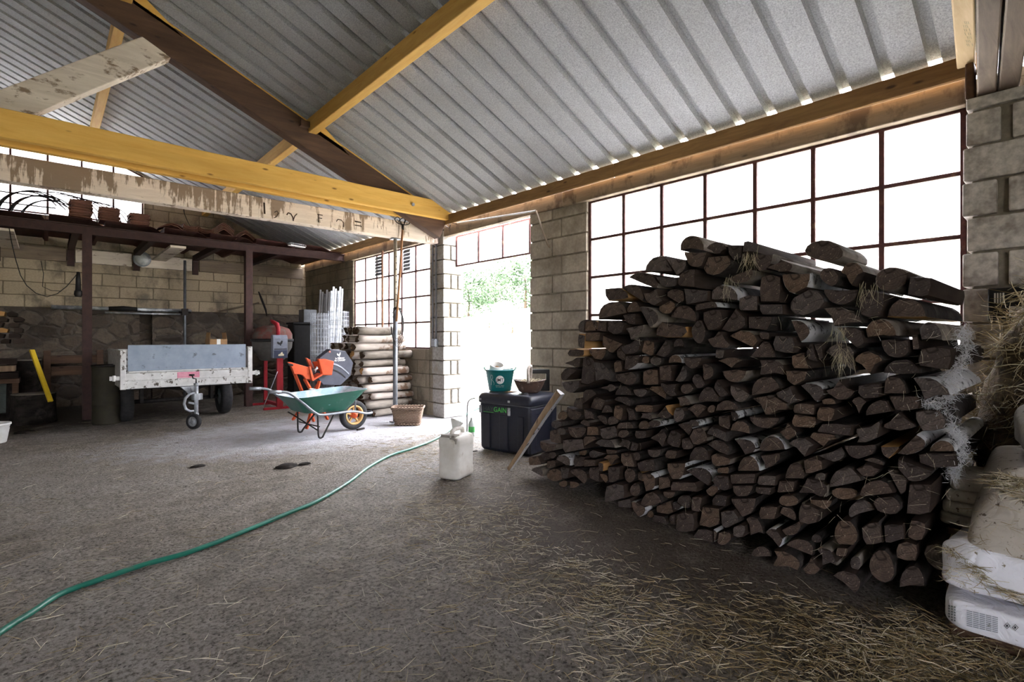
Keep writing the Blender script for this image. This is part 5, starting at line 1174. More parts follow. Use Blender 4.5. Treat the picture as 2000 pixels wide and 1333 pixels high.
m.tube([(cc.x - .05, 6.44, cc.z + .22), (cc.x + .0, 6.43, cc.z + .235), (cc.x + .07, 6.44, cc.z + .215)], .014, 8); m.tube([(cc.x + .02, 6.45, cc.z - .2), (cc.x + .025, 6.45, cc.z - .4)], .004, 5)
tag(m.build('wire_coil', M['dark_metal']), 'coil of dark wire hanging on the steel prop', 'coil')
for (xa, xb_, ya, yb_), lab in (((733, 746, 500, 540), 'left small louvred grey vent in the far window'), ((788, 801, 486, 530), 'right small louvred grey vent in the far window')):
    a, b = onx(xa, yb_, 4.42), onx(xb_, ya, 4.42); m = MB(); y0_, y1_ = min(a.y, b.y), max(a.y, b.y); z0_, z1_ = a.z, b.z; n_ = 6
    for k in range(n_):
        z = z0_ + (z1_ - z0_) * k / n_; h = (z1_ - z0_) / n_; m.prism([(4.412, z), (4.428, z + h * .25), (4.428, z + h), (4.424, z + h), (4.408, z + h * .1)], y0_, y1_, lambda u, v, d: Vector((u, d, v)))
    tag(m.build('louvre_vent', M['tube_grey']), lab, 'vent')
# wicker basket
wk = G('wicker'); sp_ = wk.n('SeparateXYZ', {0: wk.tc.outputs['Object']})
zz = wk.math('SINE', wk.math('MULTIPLY', sp_.outputs[2], 330.0)); xy = wk.math('SINE', wk.math('MULTIPLY', wk.math('ADD', sp_.outputs[0], sp_.outputs[1]), 150.0)); wv = wk.math('MULTIPLY', zz, xy)
wicker = wk.bsdf(wk.mix(wk.ramp(wv, [(0, 0.0), (.6, 1.0)]), (.15, .095, .065), (.40, .29, .22)), .8, 0, wk.bump(wv, .8, .01))
p = onz(806, 832); t = thing('wicker_basket', 'rectangular wicker basket on the floor at the foot of the pale pillar', 'basket', (p.x, p.y + .12, 0), radians(-38))
m = MB(); loft(m, [rrect(-.165, .165, -.10, .10, .03, .0), rrect(-.215, .215, -.14, .14, .04, .245), rrect(-.205, .205, -.13, .13, .04, .245), rrect(-.155, .155, -.09, .09, .03, .012)], 0, True, True, True); m.build('body', wicker, t)
m = MB()
for zr_, k in ((.245, 1.0), (.232, .985), (.02, .79)): 
    R_ = rrect(-.215 * k, .215 * k, -.14 * k, .14 * k, .04, zr_); m.tube(R_, .011, 6, closed=True)
m.build('rim', wicker, t)
o = MB().box(-.06, .07, -.015, .02, 0, .02, 0, T(*onz(704, 840)) @ Rz(.4)).build('bark_scrap', M['bark'], bevel=.006); tag(o, 'dark scrap of bark on the floor beside the barrow wheel', 'scrap')
# conduits and boxes on the pillar
for px, lab in ((845, 'left of two grey conduits on the pale pillar'), (851.5, 'right of two grey conduits on the pale pillar')):
    y = onx(px, 560, 4.358).y; m = MB(); m.tube([(4.358, y, 1.17), (4.358, y, 2.60), (4.365, y - .01, 2.66)], .011, 8)
    for z in (1.5, 2.0, 2.45): m.box(4.345, 4.372, y - .016, y + .016, z, z + .02)
    tag(m.build('conduit', M['tube_grey']), lab, 'conduit')
y = onx(849, 660, 4.34).y; t = thing('switch_box', 'grey electrical box low on the pale pillar under the conduits', 'box', (4.34, y, 1.06))
MB().box(-.03, .03, -.055, .06, 0, .12).build('housing', M['tube_grey'], t, .008); MB().box(-.035, -.028, -.045, .05, .012, .108).build('cover', M['galv'], t, .003)
q = onx(853, 437, 4.33); t = thing('junction_box', 'white junction box at the end of the yellow tie beam', 'box', (4.34, q.y, q.z - .065))
MB().box(-.04, .035, -.06, .06, 0, .13).build('housing', M['white_plastic'], t, .006); MB().lathe([(0, 0), (.012, 0), (.012, .006), (0, .006)], 10, T(-.041, .02, .05) @ Ry(radians(-90))).build('cable_gland', M['dark_metal'], t)
m = MB(); m.tube([onx(862, 440, 4.34), onx(875, 434, 4.34), onx(893, 438, 4.345)], .006, 6); m.tube([onx(870, 441, 4.34), onx(877, 446, 4.34), onx(880, 440, 4.34), onx(874, 437, 4.34)], .005, 6); tag(m.build('dark_cable', M['black']), 'short twisted dark cable beside the white junction box', 'cable')
tag(MB().tube([onx(893, 436, 4.35), onx(970, 424, 4.35), onx(1040, 413, 4.35), onx(1046, 412, 4.355)], .010, 8).build('white_conduit', M['white_plastic']), 'thin white conduit along the doorway lintel', 'conduit')
tag(MB().tube([onx(1047, 412, 4.365), onx(1058, 445, 4.375), onx(1070, 478, 4.375), onx(1074, 484, 4.385)], [.012, .013, .012, .010], 8).build('wall_hook', mat('beige painted rod', (.35, .29, .22), (.25, .2, .15), 8, .7)), 'slanting beige rod fixed to the block wall right of the doorway', 'rod')

# ================================================================ CHEST AND WHAT IS ON IT
FL = onz(935, 877); th = radians(10); W_, D_, H_ = .68, .50, .615
ctr = FL + Rz(th) @ Vector((D_ / 2, -W_ / 2, 0))
t = thing('steamer_chest', 'dark blue black moulded chest with green lettering beside the doorway', 'chest', (ctr.x, ctr.y, 0), th)
cmat = mat('dark blue moulded plastic', (.016, .019, .033), (.011, .013, .024), 30, .42, bump=.08, spec=.5)
m = MB(); x0, x1, y0, y1 = -D_ / 2, D_ / 2, -W_ / 2, W_ / 2
loft(m, [rrect(x0 + .03, x1 - .03, y0 + .03, y1 - .03, .03, 0), rrect(x0 + .012, x1 - .012, y0 + .012, y1 - .012, .03, .03), rrect(x0 + .005, x1 - .005, y0 + .005, y1 - .005, .03, .495)], 0, False)
m.build('body', cmat, t, .004)
m = MB()
for a, b_ in ((.05, .16), (.29, .40), (.53, .60)): m.box(x0 - .008, x0 + .03, y1 - b_, y1 - a, .03, .40)
m.box(x0 + .02, x0 + .12, y0 - .004, y0 + .03, .02, .48); m.box(x1 - .10, x1 - .01, y0 - .004, y0 + .03, .02, .48); m.box(x0 + .1, x1 - .08, y0 - .004, y0 + .03, .41, .48)
m.build('ribs', cmat, t, .01)
m = MB(); loft(m, [rrect(x0 - .004, x1 + .004, y0 - .004, y1 + .004, .035, .505), rrect(x0 - .012, x1 + .012, y0 - .012, y1 + .012, .04, .515), rrect(x0 - .012, x1 + .012, y0 - .012, y1 + .012, .04, .565), rrect(x0 + .004, x1 - .004, y0 + .004, y1 - .004, .05, .60), rrect(x0 + .035, x1 - .035, y0 + .035, y1 - .035, .05, H_)], 0, True)
lid = m.build('lid', cmat, t)
m = MB(); loft(m, [rrect(x0 + .006, x1 - .006, y0 + .006, y1 - .006, .03, .495), rrect(x0 + .006, x1 - .006, y0 + .006, y1 - .006, .03, .505)], 0, False); m.build('seal', M['tube_grey'], t)
m = MB(); m.lathe([(0, .0), (.045, .0), (.05, .006), (.0, .012)], 18, T(x0 + .045, y0 + .10, .604) @ Ry(radians(-35))); m.build('lid_recess', M['ink'], lid)
for yy in (y1 - .035, y1 - .425):
    m = MB(); m.box(x0 - .018, x0 - .003, yy - .014, yy + .014, .395, .478); m.box(x0 - .026, x0 - .016, yy - .009, yy + .009, .405, .46); m.box(x0 - .02, x0 - .008, yy - .013, yy + .013, .53, .552); m.build('latch', M['galv'], t, .002)
gtx = mat('bright green print', (.12, .62, .13), None, 5, .5, bump=0); dtx = mat('dark grey print', (.075, .095, .09), None, 5, .5, bump=0)
def on_front(vs, yl, z): return [Vector((x0 - .0095 - v.z * 0 - .001, yl - v.x, z + v.y)) for v in vs]
mb_ = MB().box(x0 - .008, x0 + .01, y1 - .405, y1 - .055, .40, .49).build('name_panel', cmat, t, .003)
vs, fs = text_mesh('HAY', .072, 0, 'LEFT'); wh = max(v.x for v in vs); m = MB(); m.add(on_front(vs, y1 - .07, .422), fs); m.build('lettering', dtx, mb_)
vs, fs = text_mesh('GAIN', .072, 0, 'LEFT', 0, .001); m = MB(); m.add(on_front(vs, y1 - .074 - wh, .422), fs); m.box(x0 - .011, x0 - .0095, y1 - .075 - wh, y1 - .075, .410, .414); m.build('lettering', gtx, mb_)
tag(MB().tube(smoothpath([FL + Vector((-.03, .02, .55)), FL + Vector((-.10, .06, .50)), FL + Vector((-.12, .05, .25)), FL + Vector((-.125, .03, .012)), FL + Vector((-.10, -.10, .008))], 6), .006, 6).build('black_cable', M['black']), 'black cable hanging down the left end of the moulded chest', 'cable')
# teal bucket
bq = onz(976.5, 763.5, H_); t = thing('teal_bucket', 'teal bucket with round white emblem standing on the chest lid', 'bucket', (bq.x, bq.y, H_ + .002)); BL = Vector(t.location)
teal = mat('teal plastic', (.008, .20, .215), (.006, .165, .18), 6, .45, bump=.04, spec=.4)
r0, r1, hb = .122, .158, .222
MB().lathe([(0, 0), (r0 - .008, 0), (r0, .006), (r1, hb), (r1 + .012, hb), (r1 + .012, hb + .012), (r1 - .006, hb + .012), (r0 - .008, .01), (0, .008)], 36).build('body', teal, t)
view = math.atan2(-BL.y, -BL.x)
def wrap(u, v):
    """u to the right as seen from the room, v up, on the bucket's side"""
    r = r0 + (r1 - r0) * v / hb + .0012; a = view + u / r
    return Vector((r * cos(a), r * sin(a), v))
def wtext(body, size, cu, v0, mtl_m, bold=0):
    vs, fs = text_mesh(body, size, 0, 'CENTER', 0, bold); mtl_m.add([wrap(cu + v.x, v0 + v.y) for v in vs], fs)
m = MB(); n = 30; vs = [wrap(-.0, .13)] + [wrap(.046 * cos(2 * pi * k / n), .128 + .046 * sin(2 * pi * k / n)) for k in range(n)]
m.add(vs, [(0, 1 + k, 1 + (k + 1) % n) for k in range(n)]); em = m.build('emblem', M['white_ink'], t)
r0 += .0015; r1 += .0015; m = MB(); wtext('JMT', .048, 0, .111, m, .0006); m.build('emblem_letters', M['ink'], em)
m = MB()
def stroke2(P, wd=.004):
    for a, b_ in zip(P[:-1], P[1:]):
        a = Vector(a); b_ = Vector(b_); d = (b_ - a).normalized(); q = Vector((-d.y, d.x)) * wd / 2; m.add([wrap(*(a + q)), wrap(*(b_ + q)), wrap(*(b_ - q)), wrap(*(a - q))], [(0, 1, 2, 3)])
stroke2([(-.105, .18), (-.085, .175), (-.08, .15), (-.095, .13), (-.075, .11), (-.065, .09), (-.07, .07)]); stroke2([(-.105, .18), (-.11, .15), (-.10, .11), (-.105, .07)])
for vv, cuts in ((.066, (-.047, -.036, -.031, .004, .009, .047)), (.051, (-.043, -.022, -.016, .018, .023, .043))):
    for k in range(0, 6, 2):
        q = cuts[k]
        while q < cuts[k + 1] - .002: stroke2([(q, vv - .0035), (q, vv + .0035)], .0022); q += .0042
m.build('white_print', M['white_ink'], t); r0 -= .0015; r1 -= .0015
m = MB()
for s_ in (-1, 1): a = view + s_ * pi / 2; m.tube([(r1 * cos(a), r1 * sin(a), hb + .005), ((r1 + .02) * cos(a), (r1 + .02) * sin(a), hb + .03), ((r1 - .0) * cos(a), (r1 - .0) * sin(a), hb + .035)], .008, 8)
m.build('handle_lugs', teal, t)
sc_ = thing('feed_scoop', 'off white scoop standing in the teal bucket', 'scoop', BL + Vector((-.02, .05, .19)))
MB().lathe([(0, -.035), (.06, -.035), (.09, .0), (.094, .13), (.087, .13), (.082, .005), (.055, -.027), (0, -.028)], 22, Rz(view + .3) @ Ry(radians(24)) @ Matrix.Scale(.82, 4)).build('bowl', M['white_plastic'], sc_)
MB().lathe([(0, 0), (.02, .004), (.03, .0)], 10, Rz(view + .2) @ T(.072, .0, .055) @ Ry(radians(90))).build('feed_smear', M['cardboard'], sc_)
m = MB(); a0 = BL + Vector((.04, -.05, hb + .01)); m.tube([a0 - Vector((.09, -.06, .02)), a0, a0 + Vector((.05, -.06, .012))], .008, 6); tag(m.build('white_stick', M['white_plastic']), 'pale stick lying across the teal bucket rim', 'stick')
# trug of hay
bq = onz(1034, 768.5, H_); t = thing('hay_trug', 'brown trug with an arched handle filled with hay, on the chest lid', 'basket', (bq.x + .02, bq.y + .02, H_ + .002), radians(-48)); 
trug = mat('glossy brown trug', (.135, .082, .06), (.085, .052, .04), 16, .45, bump=.5, bd=.006, c3=(.30, .23, .19), s3=18, lo3=.6, hi3=.72, spec=.5)
def ell(a, b, z, n=24): return [(a * cos(2 * pi * k / n), b * sin(2 * pi * k / n), z + .02 * (cos(2 * pi * k / n) ** 2) * (z > .05)) for k in range(n)]
m = MB(); loft(m, [ell(.085, .06, 0), ell(.115, .085, .02), ell(.15, .112, .07), ell(.168, .122, .115), ell(.176, .13, .118), ell(.176, .13, .126), ell(.16, .115, .124), ell(.12, .085, .05)], 0, True); m.build('bowl', trug, t)
m = MB(); m.tube([(.0 + .01 * sin(q * 2), .122 * cos(q), .11 + .165 * sin(q) ** .8 if sin(q) > 0 else .11) for q in [pi * i / 16 for i in range(17)]], [.017] * 17, 8); m.build('handle', mat('pale bound handle', (.42, .38, .34), (.27, .23, .20), 25, .7, bump=.5), t)
m = MB(); rr_ = random.Random(4)
for _ in range(150):
    a, r = rr_.uniform(0, 6.3), rr_.uniform(0, .9) ** .5; p = Vector((.14 * r * cos(a), .10 * r * sin(a), .105 + rr_.uniform(0, .035))); d = Vector((rr_.gauss(0, 1), rr_.gauss(0, 1), rr_.gauss(0, .35))).normalized() * rr_.uniform(.02, .05); m.tube([p - d, p + Vector((0, 0, .006)), p + d], .0017, 3, smooth=False)
hy = m.build('hay_filling', M['straw_pale'], t)
a = onz(998, 766, H_); o = MB().box(-.07, .07, -.055, .055, 0, .003, 0, T(a.x, a.y, H_ + .001) @ Rz(.5)).build('card_sheet', M['cardboard']); tag(o, 'flat piece of card on the chest lid between bucket and trug', 'card')
a = onz(1053, 764, H_); t = thing('black_hay_feeder', 'black plastic feeder frame standing upright at the back of the chest lid', 'feeder', (a.x, a.y, H_ + .002), YAW * -1 + radians(4))
m = MB(); m.box(-.115, -.085, -.02, .02, 0, .235); m.box(.075, .115, -.02, .02, 0, .235); m.box(-.115, .115, -.02, .02, .19, .235); m.box(-.115, .115, -.02, .02, 0, .12); m.build('body', M['black'], t, .008); MB().box(-.06, .06, -.024, -.019, .03, .10).build('inset', M['dark_metal'], t, .004)
# ================================================================ JERRYCAN, FUNNEL, BOTTLE
nc = onz(893, 941); th = radians(22); l_, w_, h_ = .30, .205, .365
ctr = nc + Rz(th) @ Vector((l_ / 2, w_ / 2, 0)); t = thing('jerrycan', 'dirty white jerrycan standing on the floor in front of the chest', 'jerrycan', (ctr.x, ctr.y, 0), th)
can = mat('dirty white plastic', (.68, .66, .62), (.55, .52, .47), 6, .5, bump=.1, c3=(.34, .28, .21), s3=9, lo3=.58, hi3=.75)
m = MB(); R = lambda k, z, rr=.045: rrect(-l_ / 2 * k, l_ / 2 * k, -w_ / 2 * k, w_ / 2 * k, rr, z)
loft(m, [R(.88, 0), R(.97, .012), R(1, .03), R(1, .075), R(.975, .085), R(.975, .27), R(1, .285), R(1, .325), R(.95, .352), R(.80, h_)], 0, True); m.build('body', can, t)
m = MB(); m.tube(smoothpath([(.10, 0, h_ - .02), (.09, 0, h_ + .035), (.0, 0, h_ + .045), (-.06, 0, h_ + .03), (-.075, 0, h_ - .02)], 5), .02, 8); m.build('handle', can, t)
m = MB(); m.lathe([(.03, 0), (.032, .035), (.03, .04), (0, .04)], 16, T(-.11, -.03, h_ - .03)); m.build('cap', can, t)
m = MB(); m.box(-.14, -.06, -.07, .07, h_ - .018, h_ + .012); m.box(-.145, -.12, -.09, -.02, h_ - .06, h_ - .01); m.build('tape', mat('grey tape', (.32, .29, .26), (.24, .22, .2), 15, .7, bump=.3), t, .006)
fp = Vector(t.location) + Rz(th) @ Vector((.03, .03, h_ + .065)); f = thing('funnel', 'white funnel lying on top of the jerrycan', 'funnel', fp, radians(20))
MB().lathe([(.012, -.075), (.016, -.03), (.055, .03), (.060, .045), (.056, .045), (.012, -.03), (.008, -.075)], 20, Ry(radians(24)) @ Rx(radians(12))).build('cone', M['white_plastic'], f)
bp = onz(921, 852); t = thing('plastic_bottle', 'clear bottle with green label between jerrycan and chest', 'bottle', (bp.x, bp.y, 0))
clr = mat('cloudy clear plastic', (.55, .60, .58), (.45, .5, .48), 6, .2, bump=0, spec=.5)
MB().lathe([(0, 0), (.035, 0), (.04, .01), (.04, .14), (.03, .17), (.013, .20), (.013, .225), (0, .225)], 18).build('body', clr, t); MB().lathe([(.0405, .05), (.0408, .052), (.0408, .115), (.0405, .117)], 18).build('label', mat('green label', (.05, .33, .08), (.12, .5, .15), 20, .5, bump=0), t)
# ================================================================ GARDEN HOSE
hp = [Vector((-.95, 1.25, .014)), Vector((-.62, 2.02, .014)), Vector((-.36, 2.55, .014))] + [onz(x, y, .014) for x, y in ((0, 1236), (60, 1198), (120, 1160), (200, 1131), (280, 1104), (360, 1082), (430, 1057), (500, 1029), (560, 1004), (620, 979), (680, 943), (720, 913), (760, 891), (800, 878), (840, 863), (868, 848), (893, 828), (912, 810), (926, 801))]
hp += [Vector((hp[-1].x + .35, hp[-1].y + .05, .02)), Vector((4.75, 5.2, .02)), Vector((5.6, 5.4, .03))]
hose = mat('green garden hose', (.012, .15, .10), (.009, .115, .08), 9, .45, bump=.05, c3=(.10, .10, .075), s3=4, lo3=.56, hi3=.66, spec=.4)
tag(MB().tube(smoothpath(hp, 5), .0135, 10).build('garden_hose', hose), 'green garden hose snaking across the floor out to the doorway', 'hose')
# ================================================================ SACKS AT THE RIGHT EDGE
def sack(name, lab, cx, cy, z0, lx, ly, lz, mtl, seed, rz=0, tilt=0, bx=.35, wr=.016, bz=.6, sh=(0, 0)):
    nu, nv = 72, 28; vs = []; rot = Rz(rz) @ Ry(tilt)
    for j in range(nv + 1):
        b = -pi / 2 + pi * j / nv
        for i in range(nu):
            a = 2 * pi * i / nu; se = lambda c, e: math.copysign(abs(c) ** e, c)
            x = se(cos(b), bx) * se(cos(a), .2); y = se(cos(b), bx) * se(sin(a), .2); z = se(sin(b), bz)
            v = Vector((x * lx / 2, y * ly / 2, z * lz / 2)); 
            n1 = noise.noise(v * 6 + Vector((seed, 0, 0))); n2 = 1 - 2.2 * abs(noise.noise(Vector((v.x * 13, v.y * 6 + v.z * 9, v.z * 8 + seed))))
            v += Vector((x, y, z)) * (n1 * wr * 1.2 + n2 * wr); v.x += sh[0] * (v.z + lz / 2); v.y += sh[1] * (v.z + lz / 2)
            vs.append(v)
    zm = min((rot @ v).z for v in vs); vs = [rot @ v + Vector((cx, cy, z0 - zm)) for v in vs]
    mb = MB(); mb.add(vs, [(j * nu + i, j * nu + (i + 1) % nu, (j + 1) * nu + (i + 1) % nu, (j + 1) * nu + i) for j in range(nv) for i in range(nu)], 0, True)
    o = mb.build(name, mtl); o.modifiers.new('sub', 'SUBSURF').render_levels = 1; tag(o, lab, 'sack', 'sacks stacked at the right edge'); return o
o = MB().box(2.70, 3.25, -.55, .36, 0, .062).build('sack_board', M['brown'], bevel=.006); tag(o, 'dark board on the floor under the white paper sacks', 'board')
s1 = sack('paper_sack', 'lowest white paper sack with printed panel, at right edge', 2.93, -.06, .064, .60, .88, .112, M['paper_white'], 3, radians(2), 0, .10, .003, .30)
s2 = sack('paper_sack', 'crumpled white paper sack, second from the bottom at right edge', 2.95, -.08, .180, .62, .92, .175, M['paper_white'], 9, radians(-3), 0, .16, .015, .38, (.1, -.05))
s3 = sack('paper_sack', 'large dusty beige sack on top of the white sacks', 2.98, -.10, .360, .58, .86, .30, M['sack_beige'], 17, radians(5), radians(-3), .13, .013, .34, (.45, -.26))
s4 = sack('paper_sack', 'grey rounded sack half under the hay, uppermost at right edge', 3.06, -.20, .66, .46, .74, .20, M['sack_beige'], 23, radians(10), radians(-4), .35, .018, .6)
# printed panel on the lowest sack, facing the room
from mathutils.bvhtree import BVHTree
def printed(o, quads, mtl, name):
    L = o.location; bv = BVHTree.FromPolygons([v.co + L for v in o.data.vertices], [tuple(p.vertices) for p in o.data.polygons]); m = MB()
    for qd in quads:
        P = []
        for px, py in qd:
            d = ray(px, py).normalized(); h = bv.ray_cast(Vector((0, 0, CAMZ)), d)
            if h[0] is None: P = []; break
            P.append(h[0] - d * .004 - L)
        if len(P) == 4: m.add(P, [(0, 1, 2, 3)])
    return m.build(name, mtl, o)
ink = mat('faded grey print', (.27, .30, .33), None, 5, .8, bump=0)
sl_ = lambda x, y: (x, y + (x - 1886) * .235)          # the print runs down to the right with the sack
items = []
for k in range(9):
    for c in range(5): items.append([sl_(1888 + c * 12.5, 1192 + k * 3.6), sl_(1899 + c * 12.5, 1192 + k * 3.6), sl_(1899 + c * 12.5, 1193.7 + k * 3.6), sl_(1888 + c * 12.5, 1193.7 + k * 3.6)])
printed(s1, items, ink, 'printed_text'); items = []
for k in range(3):
    for j_ in range(6): items.append([sl_(1852 + k * 5.4, 1190 + j_ * 5.2), sl_(1855.5 + k * 5.4, 1190 + j_ * 5.2), sl_(1855.5 + k * 5.4, 1193.4 + j_ * 5.2), sl_(1852 + k * 5.4, 1193.4 + j_ * 5.2)])
printed(s1, items, ink, 'printed_marks')
items = []
for px in (1967, 1983):
    cx_, cy_ = px, 1223 + (px - 1967) * .22
    for k in range(4):
        a, b = radians(90 * k), radians(90 * k + 90); items.append([(cx_ + 6.5 * cos(a), cy_ + 6.5 * sin(a)), (cx_ + 6.5 * cos(b), cy_ + 6.5 * sin(b)), (cx_ + 5.2 * cos(b), cy_ + 5.2 * sin(b)), (cx_ + 5.2 * cos(a), cy_ + 5.2 * sin(a))])
    items.append([(cx_ - 2, cy_ - 2), (cx_ + 2, cy_ - 2), (cx_ + 1, cy_ + 2.4), (cx_ - 2, cy_ + 2)])
printed(s1, items, M['ink'], 'hazard_diamonds')
for k in range(4):
    p = onx(1868, 1008 - k * 22, 2.98); o = sack('folded_sack', f'folded empty paper sack in the small stack behind the beige sack, {ORD[k + 1]} up', 3.14, .30, .36 + k * .055, .34, .24, .056, M['sack_beige'], 40 + k, radians(-6 + 5 * k), 0, .16, .004, .5); o['group'] = 'folded empty sacks'
o = MB().box(2.98, 3.30, .19, .41, 0, .355).build('dark_box', M['brown'], bevel=.01); tag(o, 'dark box between woodpile and sacks, under the folded sacks', 'box')
rh = random.Random(77); mb = MB()
def strand(mb, p, d, L, r=.0017, bend=.25, mi=0):
    d = d.normalized(); q = p + d * L * .5 + Vector((rh.gauss(0, 1), rh.gauss(0, 1), rh.gauss(0, 1))) * L * bend * .3; mb.tube([p, q, p + d * L], [r, r, r * .6], 3, mi, caps=False, smooth=False)
for o, N, P in ((s3, 420, [(1905, 938), (1960, 925), (2010, 940), (2010, 985), (1930, 950)]), (s2, 420, [(1830, 1062), (1862, 1075), (1960, 1150), (2010, 1165), (2010, 1190), (1900, 1120)]), (s3, 60, [(1900, 960), (2000, 980), (2000, 1120), (1880, 1060)]), (s2, 60, [(1840, 1090), (1990, 1180), (1990, 1210), (1840, 1150)])):
    L = o.location; bv = BVHTree.FromPolygons([v.co + L for v in o.data.vertices], [tuple(p.vertices) for p in o.data.polygons]); xs_ = [p[0] for p in P]; ys_ = [p[1] for p in P]
    for _ in range(N * 6):
        if N <= 0: break
        px, py = rh.uniform(min(xs_), max(xs_)), rh.uniform(min(ys_), max(ys_))
        if not inpoly(px, py, P): continue
        h = bv.ray_cast(Vector((0, 0, CAMZ)), ray(px, py).normalized())
        if h[0] is None: continue
        N -= 1; strand(mb, h[0] + Vector((-.004, 0, .004)), Vector((rh.gauss(0, 1), rh.gauss(0, 1), rh.gauss(0, .25))), rh.uniform(.02, .07), rh.uniform(.0006, .0013), .15, 0 if rh.random() < .6 else 1)
tag(mb.build('hay_scraps', [M['straw'], M['straw_pale']], fix=False), 'scraps of hay lying on the stacked sacks', 'hay', None, 'stuff')
# electrical box on the pillar behind the hay
q = onx(1972, 596, 4.16); t = thing('electrical_box', 'dark electrical box on the grey pillar, half hidden by hay', 'box', (4.15, q.y, q.z - .09))
MB().box(-.03, .03, -.09, .09, 0, .19).build('housing', M['black'], t, .006); m = MB()
for k in range(4): m.box(-.034, -.028, .02 + .012 * k, .027 + .012 * k, .1, .16)
m.box(-.034, -.028, -.06, .0, .02, .08); m.build('breakers', M['white_plastic'], t)
# ================================================================ HAY HEAP
mb = MB(); nu, nv = 44, 30; vs = []
for j in range(nv + 1):
    b = pi / 2 * j / nv
    for i in range(nu):
        a = 2 * pi * i / nu; v = Vector((max(cos(b), 0) ** .38 * cos(a) * .34, max(cos(b), 0) ** .38 * sin(a) * .54, sin(b) * 1.46)); k = 1 + .16 * noise.noise(v * 3.1) + .10 * noise.noise(v * 9)
        vs.append(Vector((3.79 + v.x * k, -.17 + v.y * k * (1 + .12 * (1 - sin(b))), max(0.0, v.z * (1 + .06 * noise.noise(v * 4))))))
mb.add(vs, [(j * nu + i, j * nu + (i + 1) % nu, (j + 1) * nu + (i + 1) % nu, (j + 1) * nu + i) for j in range(nv) for i in range(nu)], 0, True)
hv = [Vector(v) for v in mb.v]
rh = random.Random(21)
def strand(mb, p, d, L, r=.0017, bend=.25, mi=0):
    d = d.normalized(); q = p + d * L * .5 + Vector((rh.gauss(0, 1), rh.gauss(0, 1), rh.gauss(0, 1))) * L * bend * .3; mb.tube([p, q, p + d * L], [r, r, r * .6], 3, mi, caps=False, smooth=False)
for _ in range(4200):
    v = rh.choice(hv)
    if v.x > 3.95 or v.z < .1: continue
    d = Vector((rh.gauss(0, 1) - .3, rh.gauss(0, 1) + .2, rh.gauss(0, .8) - .25)); strand(mb, v + Vector((rh.gauss(0, .02), rh.gauss(0, .02), rh.gauss(0, .02))), d, rh.uniform(.06, .22), rh.uniform(.0012, .0024), .5, 1 if rh.random() < .65 else 2)
o = mb.build('hay_heap', [M['hay'], M['straw'], M['straw_pale']]); tag(o, 'loose heap of hay in front of the grey pillar at the right edge', 'hay', None, 'stuff')
# ================================================================ STRAW LITTER
mb = MB()
def litter(px, py, L, r, mi, z=.004):
    p = onz(px, py, z)
    if p.x > 4.2 or p.y > 9.6 or p.length > 14: return
    a = rh.uniform(0, pi); d = Vector((cos(a), sin(a), rh.uniform(-.02, .06))); strand(mb, p + Vector((0, 0, rh.uniform(0, .012))), d, L, r, .10, mi)
band = [(870, 990, 60), (900, 1040, 90), (980, 1075, 110), (1060, 1110, 110), (1130, 1150, 100), (1230, 1200, 120), (1330, 1250, 130), (1450, 1270, 140), (1560, 1280, 150), (1680, 1270, 130), (1780, 1280, 120), (1600, 1200, 90), (1880, 1300, 110), (1700, 1320, 130), (1000, 1000, 60)]
for _ in range(5600):
    bx_, by_, s_ = rh.choice(band); 
    if bx_ < 1100 and rh.random() < .35: continue
    px, py = rh.gauss(bx_, s_), rh.gauss(by_, s_ * .42)
    if py < 940 or py > 1420 or px > 2080: continue
    # keep the trodden strip along the pile barer
    if px > 1080 and py < 1060 + (px - 1080) * .22 and rh.random() < .85: continue
    litter(px, py, rh.uniform(.015, .075) * (2.2 if rh.random() < .15 else 1), rh.uniform(.0007, .0017), 1 if rh.random() < (.75 if px < 1250 else .3) else 0)
for _ in range(1500):
    px, py = rh.uniform(-50, 1500), 800 + 560 * rh.random() ** 1.5
    litter(px, py, rh.uniform(.02, .11), rh.uniform(.0007, .0015), 0 if rh.random() < .4 else 1)
for _ in range(700):
    px, py = rh.gauss(840, 70), rh.gauss(880, 28); 
    if py > 815: litter(px, py, rh.uniform(.03, .10), rh.uniform(.0009, .0018), 0 if rh.random() < .7 else 1)
for _ in range(1500):    # thick hay at the foot of the sacks and the heap
    x, y = rh.uniform(2.0, 2.75), rh.uniform(-.5, .55); strand(mb, Vector((x, y, rh.uniform(.004, .05) * max(.2, (x - 1.9) / .8))), Vector((rh.gauss(0, 1), rh.gauss(0, 1), rh.gauss(0, .2))), rh.uniform(.03, .13), rh.uniform(.0007, .0018), .15, 0 if rh.random() < .75 else 1)
o = mb.build('straw_litter', [M['straw'], M['straw_pale']], fix=False); tag(o, 'loose straw and hay scattered over the concrete floor', 'straw', None, 'stuff')
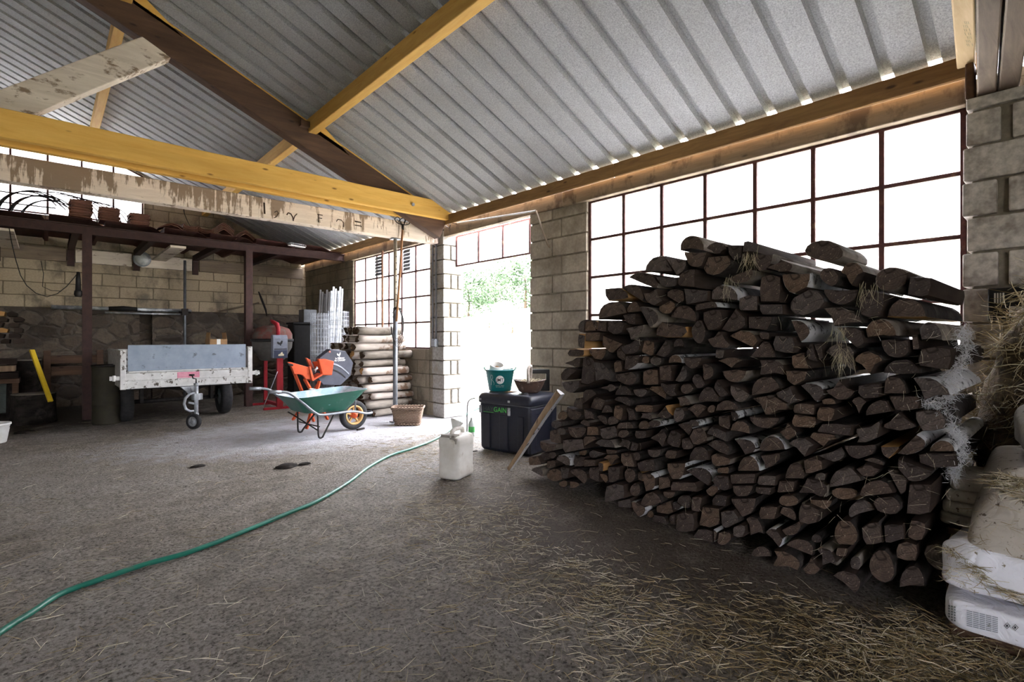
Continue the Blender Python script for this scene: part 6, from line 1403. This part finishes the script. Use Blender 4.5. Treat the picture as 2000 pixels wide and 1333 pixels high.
# clumps of bark and mud trodden on the floor
for k, (px, py, s_, lab) in enumerate(((388, 912, .07, 'small clod with straw on the floor, before the trailer wheel'), (560, 912, .10, 'dark flat clod on the floor in front of the wheelbarrow'), (596, 907, .06, 'smaller dark clod right of the flat clod before the wheelbarrow'), (48, 846, .10, 'dark clod on the floor at the far left'))):
    p = onz(px, py); mb = MB(); n = 14
    for j, (rr, z) in enumerate(((1, 0), (.8, .018), (.4, .026))): pass
    mb.lathe([(s_, 0), (s_ * .85, s_ * .16), (s_ * .5, s_ * .26), (0, s_ * .28)], n, T(p.x, p.y, 0)); mb.v = [(p.x + (v[0] - p.x) * (1 + .4 * noise.noise(Vector(v) * 23 + Vector((k, 0, 0)))), p.y + (v[1] - p.y) * (.7 + .4 * noise.noise(Vector(v) * 19)), v[2]) for v in mb.v]
    tag(mb.build('mud_clod', M['bark']), lab, 'clod')
# wisps of straw caught on the log ends
mb = MB()
for _ in range(300):
    px, py = rh.uniform(1110, 1870), rh.uniform(500, 1080)
    if not inpoly(px, py, SIL): continue
    if rh.random() > .35 + .65 * (px > 1500): continue
    p = pilept(px, py); q = Vector((PILE_A + PILE_K * p.x - .045, p.x, p.y)); strand(mb, q, Vector((-.08, rh.gauss(0, .8), -.6 + rh.gauss(0, .6))), rh.uniform(.02, .07), .0005, .2, 0)
for cx_, cy_, n in ((1475, 500, 34), (1650, 690, 30), (1645, 640, 20), (1700, 560, 14), (1430, 545, 18)):
    for _ in range(n):
        p = pilept(cx_ + rh.gauss(0, 9), cy_ + rh.gauss(0, 6)); q = Vector((PILE_A + PILE_K * p.x - .045, p.x, p.y)); strand(mb, q, Vector((-.1, rh.gauss(0, .35), -1)), rh.uniform(.04, .13), .0006, .25, 0)
o = mb.build('straw_wisps', [M['straw_pale']], fix=False); tag(o, 'wisps of straw caught on the log ends of the big woodpile', 'straw', None, 'stuff')
# dusty cobwebs at the pile's right edge
web = mat('dusty cobweb', (.62, .62, .64), (.45, .45, .47), 20, .9, bump=0)
mb = MB(); C_ = [(1880, 640), (1888, 680), (1872, 720), (1850, 745), (1862, 775), (1800, 785), (1835, 800), (1850, 825), (1870, 850), (1880, 880), (1868, 910), (1860, 930)]
for a, b in zip(C_[:-1], C_[1:]):
    for _ in range(130):
        s_ = rh.random(); px, py = a[0] + (b[0] - a[0]) * s_ + rh.gauss(0, 5), a[1] + (b[1] - a[1]) * s_ + rh.gauss(0, 6); X = 2.80 + rh.uniform(-.02, .12)
        p = onx(px, py, X); strand(mb, p, Vector((rh.gauss(.2, .5), rh.gauss(0, 1), rh.gauss(-.3, 1))), rh.uniform(.012, .05), rh.uniform(.0004, .0012), .8, 0)
o = mb.build('dusty_cobweb', [web], fix=False); tag(o, 'white dusty cobweb hanging on the right edge of the woodpile', 'cobweb', None, 'stuff')
